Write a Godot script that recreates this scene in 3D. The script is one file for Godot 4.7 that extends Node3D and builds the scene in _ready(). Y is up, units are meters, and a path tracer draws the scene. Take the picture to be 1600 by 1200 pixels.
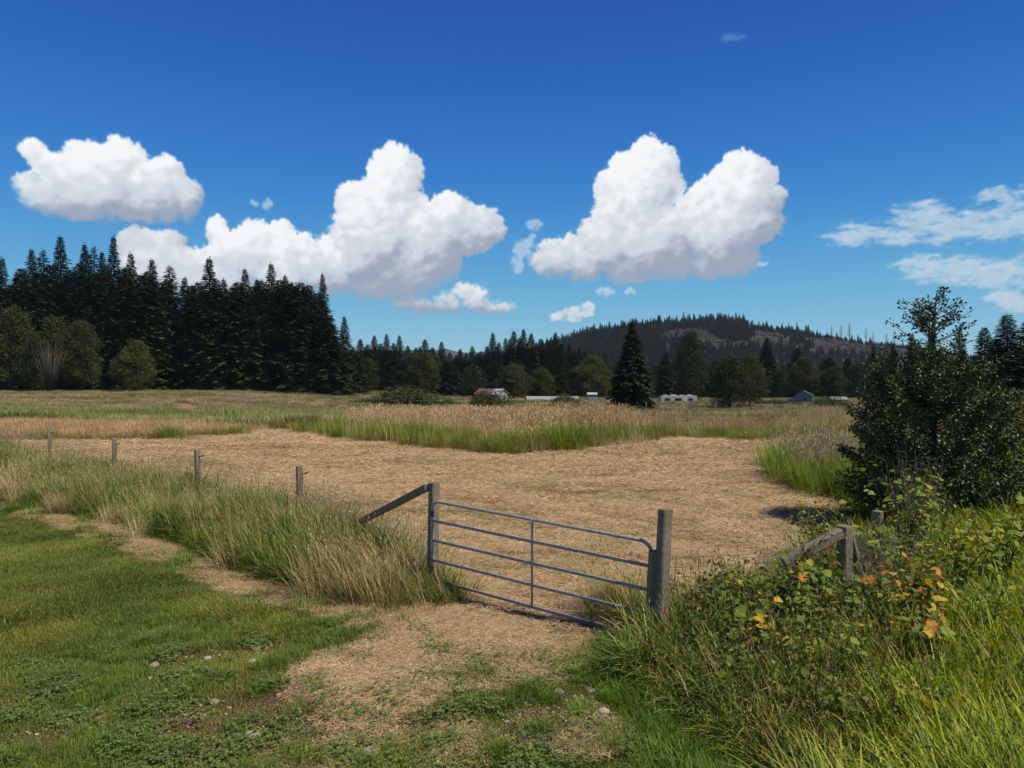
extends Node3D
# A mown hay field behind a tube gate: lawn and thicket in front, woods and a logged hill beyond.
# x to the right, distances d run along -z, metres. Vertex and copy colours are linear base colours.

var M := {}
var rng := RandomNumberGenerator.new()
var nz := FastNoiseLite.new()
var nz2 := FastNoiseLite.new()
var names := {}

class Shape:
	var v := PackedVector3Array()
	var c := PackedColorArray()
	var ix := PackedInt32Array()
	func tri(a: Vector3, b: Vector3, d: Vector3, col: Color) -> void:
		var n := v.size()
		v.append(a); v.append(b); v.append(d)
		c.append(col); c.append(col); c.append(col)
		ix.append(n); ix.append(n + 1); ix.append(n + 2)
	func quad(a: Vector3, b: Vector3, d: Vector3, e: Vector3, col: Color) -> void:
		var n := v.size()
		v.append(a); v.append(b); v.append(d); v.append(e)
		for k in 4: c.append(col)
		ix.append_array(PackedInt32Array([n, n + 1, n + 2, n, n + 2, n + 3]))
	# an arching grass blade: root, heading (flat), length, width, lean at the root and bend along it
	func blade(p: Vector3, yaw: float, ln: float, w: float, lean: float, bend: float, col: Color, tip := Color(-1, 0, 0), segs := 3) -> void:
		var side := Vector3(-sin(yaw), 0, cos(yaw)) * w * 0.5
		var out := Vector3(cos(yaw), 0, sin(yaw))
		var n := v.size()
		var a := lean
		var q := p
		for s in segs:
			var ww := 1.0 - 0.25 * s / segs if s > 0 else 0.75
			v.append(q - side * ww); v.append(q + side * ww)
			var cc := col
			if tip.r >= 0.0 and s >= segs - 1: cc = tip
			c.append(cc); c.append(cc)
			a += bend / segs
			q += (Vector3.UP * cos(a) + out * sin(a)) * (ln / segs)
		v.append(q)
		c.append(tip if tip.r >= 0.0 else col)
		for s in segs - 1:
			var k := n + s * 2
			ix.append_array(PackedInt32Array([k, k + 2, k + 1, k + 1, k + 2, k + 3]))
		var l := n + (segs - 1) * 2
		ix.append_array(PackedInt32Array([l, l + 2, l + 1]))
	# round bar along a path
	func tube(path: PackedVector3Array, r0: float, r1: float, sides: int, col: Color, caps := true) -> void:
		var n := v.size()
		var last := Vector3.ZERO
		for k in path.size():
			var dir := (path[min(k + 1, path.size() - 1)] - path[max(k - 1, 0)]).normalized()
			var u := dir.cross(Vector3(0.31, 0.11, 0.94)).normalized() if k == 0 else (last - dir * last.dot(dir)).normalized()
			last = u
			var w := dir.cross(u)
			var r := lerpf(r0, r1, float(k) / maxf(1, path.size() - 1))
			for s in sides:
				var t := TAU * s / sides
				v.append(path[k] + (u * cos(t) + w * sin(t)) * r)
				c.append(col)
		for k in path.size() - 1:
			for s in sides:
				var a := n + k * sides + s
				var b := n + k * sides + (s + 1) % sides
				ix.append_array(PackedInt32Array([a, a + sides, b, b, a + sides, b + sides]))
		if caps:
			for e in 2:
				var k0 := n + (path.size() - 1) * sides * e
				for s in range(1, sides - 1):
					if e == 0: ix.append_array(PackedInt32Array([k0, k0 + s, k0 + s + 1]))
					else: ix.append_array(PackedInt32Array([k0, k0 + s + 1, k0 + s]))
	func box(lo: Vector3, hi: Vector3, col: Color) -> void:
		var p := []
		for k in 8: p.append(Vector3(hi.x if k & 1 else lo.x, hi.y if k & 2 else lo.y, hi.z if k & 4 else lo.z))
		for f in [[0, 2, 3, 1], [4, 5, 7, 6], [0, 4, 6, 2], [1, 3, 7, 5], [2, 6, 7, 3], [0, 1, 5, 4]]:
			quad(p[f[3]], p[f[2]], p[f[1]], p[f[0]], col)
	func done(smooth := false) -> ArrayMesh:
		var arr := []
		arr.resize(Mesh.ARRAY_MAX)
		arr[Mesh.ARRAY_VERTEX] = v
		arr[Mesh.ARRAY_COLOR] = c
		arr[Mesh.ARRAY_INDEX] = ix
		var m := ArrayMesh.new()
		m.add_surface_from_arrays(Mesh.PRIMITIVE_TRIANGLES, arr)
		if smooth:
			var st := SurfaceTool.new()
			st.create_from(m, 0)
			st.generate_normals()
			return st.commit()
		return m

func numbered(called: String) -> String:
	names[called] = names.get(called, -1) + 1
	return called if names[called] == 0 else "%s_%03d" % [called, names[called]]

func tag(o: Node3D, label: String, category: String, group := "", kind := "") -> void:
	if label: o.set_meta("label", label)
	if category: o.set_meta("category", category)
	if group: o.set_meta("group", group)
	if kind: o.set_meta("kind", kind)

func thing(called: String, at: Vector3, label: String, category: String, group := "") -> Node3D:
	var o := Node3D.new()
	o.name = numbered(called)
	add_child(o)
	o.position = at
	tag(o, label, category, group)
	return o

func part(called: String, m: Mesh, mat: Material, parent: Node3D, at := Vector3.ZERO) -> MeshInstance3D:
	var o := MeshInstance3D.new()
	o.name = called
	o.mesh = m
	o.material_override = null
	for s in m.get_surface_count(): o.set_surface_override_material(s, mat)
	parent.add_child(o, true)
	o.position = at
	return o

func single(called: String, m: Mesh, mat: Material, at := Vector3.ZERO) -> MeshInstance3D:
	var o := MeshInstance3D.new()
	o.name = numbered(called)
	o.mesh = m
	for s in m.get_surface_count(): o.set_surface_override_material(s, mat)
	add_child(o)
	o.position = at
	return o

# many copies of a few meshes, one object that nobody could count
func stuff(called: String, label: String, category: String, meshes: Array, mat: Material, spots: Array, tints: Array) -> void:
	var root := thing(called, Vector3.ZERO, label, category)
	root.set_meta("kind", "stuff")
	var n := meshes.size()
	for k in n:
		var count := (spots.size() - k + n - 1) / n
		if count <= 0: continue
		var mm := MultiMesh.new()
		mm.transform_format = MultiMesh.TRANSFORM_3D
		mm.use_colors = true
		mm.mesh = meshes[k]
		mm.instance_count = count
		var i := 0
		for j in range(k, spots.size(), n):
			mm.set_instance_transform(i, spots[j])
			mm.set_instance_color(i, tints[j])
			i += 1
		var o := MultiMeshInstance3D.new()
		o.name = "clumps"
		o.multimesh = mm
		o.material_override = mat
		o.set_meta("kind", "stuff")
		root.add_child(o, true)

func ss(a: float, b: float, x: float) -> float:
	var t := clampf((x - a) / (b - a), 0, 1)
	return t * t * (3 - 2 * t)

func lc(r: float, g: float, b: float) -> Color:
	return Color(r, g, b)

func vary(c: Color, amount: float) -> Color:
	var k := 1.0 + rng.randf_range(-amount, amount)
	return Color(c.r * k * (1 + rng.randf_range(-0.12, 0.12)), c.g * k, c.b * k * (1 + rng.randf_range(-0.15, 0.15)))

func rf(a: float, b: float) -> float:
	return rng.randf_range(a, b)
# ---------------------------------------------------------------- the lie of the land
const MOWN := [Vector2(-70, 64), Vector2(-31, 38), Vector2(-26.7, 37), Vector2(-22.4, 36.6), Vector2(-18.9, 38.1), Vector2(-14.9, 40.2), Vector2(-15.7, 43.6), Vector2(-22.3, 53.9), Vector2(-31.7, 69.1), Vector2(-39.6, 83.2), Vector2(-57.6, 122.1),
	Vector2(-55, 122.1), Vector2(-36.4, 83.2), Vector2(-27.2, 65.4), Vector2(-20.4, 53.9), Vector2(-16, 47), Vector2(-11, 40.7), Vector2(-6, 35.2), Vector2(-3.2, 32.4), Vector2(-0.3, 30.3), Vector2(2.3, 31.8), Vector2(4.2, 33), Vector2(6.3, 35.2), Vector2(9.3, 39.8), Vector2(10.4, 37.4), Vector2(12.5, 36.6), Vector2(15.8, 35.9), Vector2(19, 35.5),
	Vector2(15, 31), Vector2(11.5, 29.6), Vector2(9, 23.9), Vector2(8.2, 21.1), Vector2(8.0, 18.3), Vector2(5.6, 13.5), Vector2(3.9, 10.8), Vector2(2.3, 9.9), Vector2(1.75, 8.8), Vector2(-1.2, 10.95), Vector2(-4.82, 16.15), Vector2(-8.47, 19.15), Vector2(-12.9, 23), Vector2(-17.6, 27), Vector2(-24, 32.5), Vector2(-64, 60)]
const BAND := [Vector2(-70, 66), Vector2(-31, 39), Vector2(-26.7, 37.4), Vector2(-22.4, 37.2), Vector2(-18.9, 38.6), Vector2(-15.1, 40.6), Vector2(-16, 43.8), Vector2(-21, 50), Vector2(-26, 52), Vector2(-40, 54), Vector2(-90, 76)]
const STRIP := [Vector2(-30, 30.2), Vector2(-13, 18.05), Vector2(-10.65, 16.4), Vector2(-8.8, 15.1), Vector2(-7.1, 13.6), Vector2(-5.5, 12.3), Vector2(-4.5, 11.35), Vector2(-3.5, 10.6), Vector2(-2.7, 10.1), Vector2(-2.1, 9.75), Vector2(-1.6, 9.5)]
const FENCE := [Vector2(-64, 60), Vector2(-24, 32.5), Vector2(-17.6, 27.06), Vector2(-12.9, 23.03), Vector2(-8.47, 19.15), Vector2(-4.82, 16.15), Vector2(-1.23, 10.95)]
const HAY_SPOTS := [Vector3(-1.15, 8.3, 0.75), Vector3(-1.35, 7.45, 0.55), Vector3(-0.75, 9.1, 0.75), Vector3(0.45, 9.6, 0.8), Vector3(-0.45, 10.2, 0.8), Vector3(0.65, 8.75, 0.6), Vector3(-1.7, 8.0, 0.6), Vector3(0.25, 8.25, 0.3), Vector3(-0.1, 9.2, 0.7), Vector3(1.15, 9.4, 0.5), Vector3(-0.3, 8.5, 0.3)]
const DIRT_SPOTS := [Vector3(-3.3, 8.6, 0.45), Vector3(-2.95, 8.85, 0.5), Vector3(-3.9, 8.3, 0.4), Vector3(-3.2, 6.9, 0.5), Vector3(-2.4, 7.1, 0.5), Vector3(-1.6, 6.8, 0.6), Vector3(0.25, 6.95, 0.34), Vector3(0.65, 7.2, 0.28), Vector3(0.4, 6.35, 0.36), Vector3(1.1, 6.2, 0.35), Vector3(-4.5, 6.4, 0.4), Vector3(-1.9, 7.7, 0.55), Vector3(-2.2, 8.3, 0.4), Vector3(-4.2, 6.9, 0.35), Vector3(-0.7, 6.6, 0.5), Vector3(-2.6, 6.3, 0.4), Vector3(-5.1, 7.4, 0.3), Vector3(-1.0, 7.0, 0.35)]
const THICKET := [Vector2(1.85, 8.75), Vector2(1.5, 8.1), Vector2(1.55, 7.4), Vector2(2.0, 6.5), Vector2(2.2, 5.6), Vector2(2.4, 3.5), Vector2(14, 3.5), Vector2(26, 14), Vector2(70, 60), Vector2(48, 62), Vector2(24, 38), Vector2(14.5, 28.5), Vector2(10.8, 24), Vector2(9.4, 20), Vector2(8.8, 17.5), Vector2(6.1, 13.2), Vector2(4.1, 10.5), Vector2(2.6, 9.6)]
var mown := PackedVector2Array(MOWN)
var band := PackedVector2Array(BAND)
var thicket := PackedVector2Array(THICKET)

func inside(p: PackedVector2Array, x: float, d: float) -> bool:
	if d > 26.0: # the mower left ragged edges
		x += 0.8 * nz2.get_noise_2d(x * 1.6, d * 1.6)
		d += 1.3 * nz2.get_noise_2d(x * 1.6 + 40, d * 1.6)
	return Geometry2D.is_point_in_polygon(Vector2(x, d), p)

# depth of the point past a polyline of rising x (positive: further away than the line)
func past(line: Array, x: float, d: float) -> float:
	for k in line.size() - 1:
		var a: Vector2 = line[k]
		var b: Vector2 = line[k + 1]
		if x < b.x or k == line.size() - 2:
			var t := clampf((x - a.x) / (b.x - a.x), -1.0, 1.5)
			return d - lerpf(a.y, b.y, t)
	return 0.0

func spots_weight(spots: Array, x: float, d: float) -> float:
	var w := 0.0
	for s in spots:
		var q: float = 1.0 - Vector2(x - s.x, (d - s.y) * 1.25).length() / (s.z * 1.4)
		if q > 0: w = maxf(w, q)
	return w

func gh(x: float, d: float) -> float:
	var y := -2.7 * ss(40, 125, d) * ss(-80, -8, x) - 0.6 * ss(140, 260, d) * ss(-60, 0, x)
	y += nz.get_noise_2d(x * 0.35, d * 0.35) * 0.10 + nz.get_noise_2d(x * 3.1 + 60, d * 3.1) * 0.02
	if d > 9 and d < 60 and inside(mown, x, d):
		y += absf(nz2.get_noise_2d(x * 2.4, d * 4.0)) * 0.17 - 0.03
	y += 0.5 * ss(5.0, 11.0, x - 0.25 * (d - 8)) * (1.0 - ss(40, 70, d))
	return y

func at(x: float, d: float, up := 0.0) -> Vector3:
	return Vector3(x, gh(x, d) + up, -d)

# which cover a point of the near ground carries: lawn, weeds, hay, dirt
func hay_at(x: float, d: float) -> float:
	var w := spots_weight(HAY_SPOTS, x, d)
	return ss(0.12, 0.42, w + nz2.get_noise_2d(x * 9, d * 9) * 0.34 + nz.get_noise_2d(x * 3.5, d * 3.5) * 0.32) if w > 0 else 0.0

func dirt_at(x: float, d: float) -> float:
	var w := spots_weight(DIRT_SPOTS, x, d)
	return ss(0.3, 0.55, w + nz2.get_noise_2d(x * 8 + 30, d * 8) * 0.45) if w > 0 else 0.0

func strip_at(x: float, d: float) -> float:
	if x > -1.3 or d > 34: return 0.0
	var p := past(STRIP, x, d) + nz2.get_noise_2d(x * 4, d * 4) * 0.25
	var wide := 0.75 + 0.3 * nz.get_noise_2d(x * 0.9, d * 0.9 + 40)
	return ss(-0.1, 0.12, p) * (1.0 - ss(wide, wide + 0.3, p))

func ground_color(x: float, d: float) -> Color:
	var n := nz.get_noise_2d(x * 1.7, d * 1.7)
	var f := nz2.get_noise_2d(x * 11, d * 11)
	var hay := lc(0.43, 0.30, 0.155) * (1.0 + 0.25 * f + 0.15 * n)
	if d > 250 or absf(x) > 200: return lc(0.10, 0.10, 0.045)
	if inside(mown, x, d):
		var g := ss(0.16, 0.45, nz.get_noise_2d(x * 0.8 + 90, d * 1.2))
		return hay.lerp(lc(0.17, 0.17, 0.06), 0.7 * g)
	if inside(band, x, d): return lc(0.34, 0.22, 0.10)
	if inside(thicket, x, d) or d > 25 or past(STRIP, x, d) > 0.9 and x < -1.1: return lc(0.11, 0.085, 0.04) * (1.0 + 0.3 * f)
	var c := lc(0.085, 0.105, 0.026).lerp(lc(0.15, 0.13, 0.05), ss(-0.1, 0.45, n + 0.5 * f))
	var rough := ss(-6.5, -3.2, x) * (1.0 - ss(8.2, 9.2, d))
	c = c.lerp(lc(0.135, 0.095, 0.052), 0.45 * rough * ss(-0.05, 0.3, f + n))
	c = c.lerp(lc(0.20, 0.125, 0.078) * (1.0 + 0.3 * f), dirt_at(x, d))
	c = c.lerp(hay * 0.85, maxf(hay_at(x, d), 0.85 * strip_at(x, d)))
	return c

func steps(lo: float, a: float, b: float, hi: float, step: float, grow: float) -> PackedFloat32Array:
	var out := PackedFloat32Array()
	var x := a
	var s := step
	var down := []
	while x > lo:
		s *= grow
		x -= s
		down.append(x)
	down.reverse()
	for q in down: out.append(q)
	x = a
	while x < b:
		out.append(x)
		x += step
	s = step
	while x < hi:
		out.append(x)
		s *= grow
		x += s
	out.append(hi)
	return out

func build_ground() -> void:
	var xs := steps(-5000, -13, 8, 5000, 0.11, 1.1)
	var ds := steps(-60, 5, 22, 7000, 0.11, 1.055)
	var s := Shape.new()
	for d in ds:
		for x in xs:
			s.v.append(at(x, d))
			s.c.append(ground_color(x, d))
	var w := xs.size()
	for j in ds.size() - 1:
		for i in w - 1:
			var a := j * w + i
			s.ix.append_array(PackedInt32Array([a, a + w, a + 1, a + 1, a + w, a + w + 1]))
	var g := single("ground", s.done(true), M.soil)
	tag(g, "", "", "", "structure")
# ---------------------------------------------------------------- sky: air and fair-weather clouds, degrees of azimuth and elevation
func air(el: float) -> Color:
	var stops := [[0.0, Color8(176, 211, 222)], [2.5, Color8(146, 200, 220)], [6.0, Color8(109, 179, 217)], [10.0, Color8(80, 156, 213)], [14.0, Color8(56, 133, 206)], [18.0, Color8(45, 116, 197)], [22.0, Color8(37, 101, 186)], [28.5, Color8(31, 83, 168)], [45.0, Color8(24, 66, 143)], [90.0, Color8(19, 52, 122)]]
	for k in stops.size() - 1:
		if el <= stops[k + 1][0]:
			var t: float = (el - stops[k][0]) / (stops[k + 1][0] - stops[k][0])
			var c: Color = stops[k][1]
			return c.lerp(stops[k + 1][1], t)
	return stops[-1][1]

func make_sky() -> ImageTexture:
	var W := 4096
	var per := W / 360.0
	var sw := W / 4
	var sh := int(45 * per)
	var top := PackedFloat32Array()
	var q_of := PackedFloat32Array()
	var who := PackedInt32Array()
	for a in [top, q_of]: a.resize(sw * sh)
	who.resize(sw * sh)
	var puff := FastNoiseLite.new()
	puff.noise_type = FastNoiseLite.TYPE_CELLULAR
	puff.cellular_return_type = FastNoiseLite.RETURN_DISTANCE
	puff.cellular_distance_function = FastNoiseLite.DISTANCE_EUCLIDEAN
	puff.fractal_type = FastNoiseLite.FRACTAL_FBM
	puff.fractal_octaves = 4
	puff.frequency = 0.7
	puff.seed = 5
	var wob := FastNoiseLite.new()
	wob.frequency = 0.5
	wob.fractal_octaves = 4
	wob.seed = 11
	var lo := {}
	var hi := {}
	for p in PUFFS:
		var id: int = p[0]
		lo[id] = minf(lo.get(id, 99.0), p[2] - p[4])
		hi[id] = maxf(hi.get(id, -99.0), p[2] + p[4])
		var thin: bool = id >= 8
		var rx: float = p[3] * 1.08
		var ry: float = p[4] * 1.08
		var c0 := maxi(0, int((p[1] - rx * 1.5 + 45) * per))
		var c1 := mini(sw - 1, int((p[1] + rx * 1.5 + 45) * per))
		var r0 := maxi(0, int((p[2] - ry * 1.5) * per))
		var r1 := mini(sh - 1, int((p[2] + ry * 1.5) * per))
		for r in range(r0, r1 + 1):
			var el := (r + 0.5) / per
			for c in range(c0, c1 + 1):
				var az := (c + 0.5) / per - 45
				var dx: float = (az - p[1] + 0.25 * wob.get_noise_2d(az * 2.2, el * 2.2)) / rx
				var dy: float = (el - p[2] + 0.2 * wob.get_noise_2d(az * 2.2 + 70, el * 2.2)) / ry
				var q := 1.0 - dx * dx - dy * dy
				if q < -0.7: continue
				if thin: q += 0.75 * wob.get_noise_2d(az * 0.9, el * 3.2) + 0.3 * wob.get_noise_2d(az * 4.0, el * 9.0) - 0.08
				else: q += 0.62 * (-0.62 - puff.get_noise_2d(az, el)) * (1.0 if dy > -0.2 else 0.55) + 0.2 * wob.get_noise_2d(az * 3.5, el * 3.5)
				if q > 0:
					var k := r * sw + c
					var h := sqrt(q) * minf(rx, ry) 
					if h > top[k]: top[k] = h
					if q > q_of[k]:
						q_of[k] = q
						who[k] = id
	var soft := top.duplicate()
	for pass_ in 2:
		var src := soft.duplicate()
		for r in range(2, sh - 2):
			for c in range(2, sw - 2):
				var k := r * sw + c
				if q_of[k] > 0: soft[k] = (src[k] * 2 + src[k - 2] + src[k + 2] + src[k - 2 * sw] + src[k + 2 * sw]) / 6.0
	var wide := soft.duplicate()
	for pass_ in 5:
		var src := wide.duplicate()
		var st: int = [3, 5, 8, 5, 3][pass_]
		for r in range(st, sh - st):
			for c in range(st, sw - st):
				var k := r * sw + c
				if q_of[k] > 0: wide[k] = (src[k] * 2 + src[k - st] + src[k + st] + src[k - st * sw] + src[k + st * sw]) / 6.0
	var im := Image.create(W, W / 2, false, Image.FORMAT_RGB8)
	for r in W / 2:
		im.fill_rect(Rect2i(0, r, W, 1), air(maxf(0, 90.0 - (r + 0.5) / per)))
	var tile := Image.create(sw, sh, false, Image.FORMAT_RGB8)
	var sun := Vector3(-0.38, 0.72, 0.58).normalized()
	for r in sh:
		var el := (r + 0.5) / per
		var base := air(el)
		tile.fill_rect(Rect2i(0, sh - 1 - r, sw, 1), base)
		if r < 2 or r > sh - 3: continue
		for c in range(2, sw - 2):
			var k := r * sw + c
			if q_of[k] <= 0: continue
			var id := who[k]
			var az := (c + 0.5) / per - 45
			var n := Vector3(soft[k - 2] - soft[k + 2], soft[k - 2 * sw] - soft[k + 2 * sw], 4.0 / per * 1.1).normalized()
			var g := Vector3(wide[maxi(k - 4, 0)] - wide[k + 4], wide[k - 2 * sw] - wide[k + 2 * sw], 6.0 / per * 0.9)
			var lit := 0.36 * n.dot(sun) + 0.64 * g.normalized().dot(sun)
			var high: float = clampf((el - lo[id]) / (hi[id] - lo[id]), 0, 1)
			var m := wob.get_noise_2d(az * 1.4 + 20, el * 1.8)
			# what stands between this spot and the sun
			var shut := 0.0
			for s in [5, 11, 20, 32]:
				var rr := mini(r + int(s * 0.88), sh - 1)
				var cc := clampi(c - int(s * 0.47), 0, sw - 1)
				shut = maxf(shut, (wide[rr * sw + cc] - wide[k]) / (0.4 + s * 0.045))
			var b := 0.29 + 0.60 * lit + 0.56 * (high - 0.45) + 0.24 * m - 0.30 * clampf(shut, 0, 1.2)
			if id >= 5: b = 0.50 + 0.15 * lit + 0.25 * m
			b = clampf(b, 0.0, 1.0)
			var col := Color8(158, 168, 187).lerp(Color8(212, 218, 227), ss(0.0, 0.55, b)).lerp(Color8(249, 250, 251), ss(0.52, 1.02, b))
			var a := ss(0.0, 0.24, q_of[k] + 0.12 * wob.get_noise_2d(az * 6.0, el * 6.0))
			if id == 5 or id == 6 or id == 7 or id == 3: a *= ss(-0.45, 0.35, wob.get_noise_2d(az * 2.6 + 9, el * 3.4) + 0.9 * q_of[k] - 0.3)
			if id < 5: a *= lerpf(ss(0.0, 0.8, q_of[k] + 0.25 * m), 1.0, ss(lo[id] + 0.5, lo[id] + 3.8, el))
			if id >= 8: a = 0.72 * ss(0.0, 0.85, q_of[k])
			if id == 11: a *= 0.3
			if id == 5 or id == 6: a *= 0.62
			tile.set_pixel(c, sh - 1 - r, base.lerp(col, a))
	var flip := tile.duplicate()
	flip.flip_x()
	var y0 := W / 4 - sh
	# the same weather all round: the tile and its mirror in turn, straight ahead is column 0
	im.blit_rect(tile, Rect2i(sw / 2, 0, sw / 2, sh), Vector2i(0, y0))
	im.blit_rect(tile, Rect2i(0, 0, sw / 2, sh), Vector2i(W - sw / 2, y0))
	im.blit_rect(flip, Rect2i(0, 0, sw, sh), Vector2i(sw / 2, y0))
	im.blit_rect(tile, Rect2i(0, 0, sw, sh), Vector2i(sw * 3 / 2, y0))
	im.blit_rect(flip, Rect2i(0, 0, sw, sh), Vector2i(sw * 5 / 2, y0))
	return ImageTexture.create_from_image(im)
const PUFFS := [[0, -29.97, 13.26, 2.91, 2.77], [0, -27.18, 13.17, 2.94, 2.3], [0, -31.87, 13.22, 2.16, 1.97], [0, -33.15, 12.21, 1.74, 1.56], [0, -24.89, 12.89, 1.53, 1.69], [0, -28.79, 14.6, 2.06, 1.99], [0, -30.74, 14.63, 1.68, 1.6], [0, -25.94, 14.27, 1.42, 1.58], [0, -33.98, 12.8, 1.21, 0.77], [0, -33.87, 14.91, 0.85, 0.73], [0, -33.48, 14.21, 0.65, 0.95], [0, -27.79, 12.01, 3.64, 1.19], [0, -31.49, 11.59, 2.25, 0.97], [1, -27.79, 9.37, 1.45, 1.46], [1, -25.86, 9.07, 1.5, 1.67], [1, -22.51, 10.84, 0.79, 1.24], [1, -19.82, 10.56, 1.55, 1.46], [1, -17.97, 10.96, 1.12, 1.18], [1, -20.95, 8.94, 2.48, 2.17], [1, -24.25, 8.27, 1.93, 1.41], [1, -17.03, 9.29, 2.27, 1.97], [1, -27.18, 7.85, 2.04, 1.61], [1, -14.16, 8.79, 2.43, 2.5], [1, -17.97, 7.66, 2.8, 1.96], [1, -22.07, 7.23, 3.55, 1.67], [1, -25.52, 7.04, 2.52, 1.4], [2, -9.36, 16.72, 1.71, 1.53], [2, -8.2, 16.11, 1.21, 1.33], [2, -10.31, 16.02, 1.25, 1.27], [2, -8.81, 15.05, 1.51, 1.53], [2, -10.11, 13.95, 2.3, 2.34], [2, -12.45, 13.55, 1.58, 1.71], [2, -8.2, 13.15, 1.72, 1.74], [2, -10.71, 11.12, 3.74, 3.3], [2, -7.19, 10.98, 3.15, 2.82], [2, -5.15, 13.81, 1.02, 1.03], [2, -4.89, 12.5, 2.36, 2.06], [2, -2.68, 12.19, 1.85, 1.55], [2, -1.65, 11.9, 1.13, 1.24], [2, -12.2, 9.6, 3.06, 2.77], [2, -8.2, 8.72, 3.14, 2.3], [2, -10.96, 7.66, 2.74, 1.77], [2, -14.88, 8.52, 2.22, 2.49], [2, -6.17, 9.51, 2.3, 2.05], [2, -4.12, 11.03, 2.57, 1.29], [2, -9.21, 7.7, 3.02, 1.53], [3, -3.09, 6.47, 1.44, 1.24], [3, -5.15, 6.04, 1.54, 1.03], [3, -7.19, 5.82, 1.73, 0.77], [3, -0.77, 5.76, 1.34, 0.62], [3, -4.02, 7.02, 1.03, 0.82], [3, -8.71, 6, 1.21, 0.71], [3, -2.06, 5.76, 2.06, 0.62], [4, 10.81, 17.21, 1.39, 1.42], [4, 11.81, 16.23, 1.48, 1.62], [4, 9.21, 15.98, 1.66, 1.68], [4, 8.1, 14.98, 1.62, 1.64], [4, 12.3, 14.79, 1.48, 1.51], [4, 10.21, 13.94, 2.8, 2.84], [4, 7.09, 14.63, 0.71, 0.72], [4, 8.71, 12.55, 2.32, 2.35], [4, 7.95, 10.71, 3.04, 2.45], [4, 11.21, 11, 3.58, 3.04], [4, 17.74, 15.81, 1.4, 1.38], [4, 18.9, 15.12, 1.29, 1.47], [4, 20.18, 15.05, 0.41, 0.68], [4, 16.56, 14.71, 1.38, 1.43], [4, 15.51, 13.94, 1.44, 1.49], [4, 17.97, 13.49, 2.43, 2.55], [4, 20.09, 13.51, 1, 1.07], [4, 14.25, 12.17, 2.23, 2.3], [4, 16.56, 11.23, 3.04, 2.87], [4, 19.13, 12.01, 1.84, 1.95], [4, 3.71, 9.54, 2.06, 1.75], [4, 5.91, 9.16, 2.25, 1.64], [4, 9.21, 8.7, 2.51, 1.43], [4, 12.69, 8.99, 2.7, 1.61], [4, 15.6, 8.97, 2.39, 1.49], [4, 17.5, 8.98, 2.07, 1.38], [4, 4.89, 10.28, 1.54, 1.23], [4, 2.48, 9.3, 1.13, 1.03], [4, 10.71, 9.65, 4.49, 2.03], [5, 0.93, 10.41, 0.93, 1.03], [5, 0.41, 9.21, 0.67, 0.83], [5, 1.86, 12.19, 0.77, 0.46], [5, 1.55, 11.21, 0.31, 0.41], [6, 7.44, 6.88, 0.71, 0.36], [6, 9.46, 6.94, 0.45, 0.31], [6, 19.36, 8.7, 0.41, 0.29], [6, -18.99, 13, 0.37, 0.44], [6, -19.91, 13.07, 0.27, 0.24], [7, 5.05, 5.23, 1.13, 0.72], [7, 3.71, 5.03, 0.77, 0.46], [7, 6.02, 5.53, 0.66, 0.67], [8, 25.73, 10.39, 2.3, 0.93], [8, 28.39, 10.07, 2.4, 0.82], [8, 29.97, 10.91, 2.4, 1.61], [8, 32.24, 10.24, 3.32, 1.31], [8, 34.92, 10.34, 2.78, 1.35], [8, 34.57, 12.02, 1.61, 0.6], [8, 36.45, 10.35, 2, 1.66], [9, 29.97, 8, 2.13, 0.72], [9, 31.87, 7.41, 3.35, 1.14], [9, 34.4, 6.87, 2.81, 1.11], [9, 36.79, 7.07, 2.32, 1.45], [10, 34.4, 5.39, 0.98, 0.43], [10, 35.61, 5.11, 1.71, 0.76], [11, 17.27, 24.59, 1.04, 0.35]]
# ---------------------------------------------------------------- materials
func noise_tex(freq: float, seed_: int, stops: Array, size := 512, kind := FastNoiseLite.TYPE_SIMPLEX_SMOOTH, octaves := 5) -> NoiseTexture2D:
	var n := FastNoiseLite.new()
	n.noise_type = kind
	n.frequency = freq
	n.seed = seed_
	n.fractal_octaves = octaves
	var t := NoiseTexture2D.new()
	t.width = size
	t.height = size
	t.seamless = true
	t.noise = n
	var g := Gradient.new()
	var offs := PackedFloat32Array()
	var cols := PackedColorArray()
	for s in stops:
		offs.append(s[0])
		cols.append(s[1])
	g.offsets = offs
	g.colors = cols
	t.color_ramp = g
	return t

func mat(rough: float, vertex := true, spec := 0.35) -> StandardMaterial3D:
	var m := StandardMaterial3D.new()
	m.vertex_color_use_as_albedo = vertex
	m.roughness = rough
	m.metallic_specular = spec
	m.cull_mode = BaseMaterial3D.CULL_DISABLED
	return m

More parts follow.
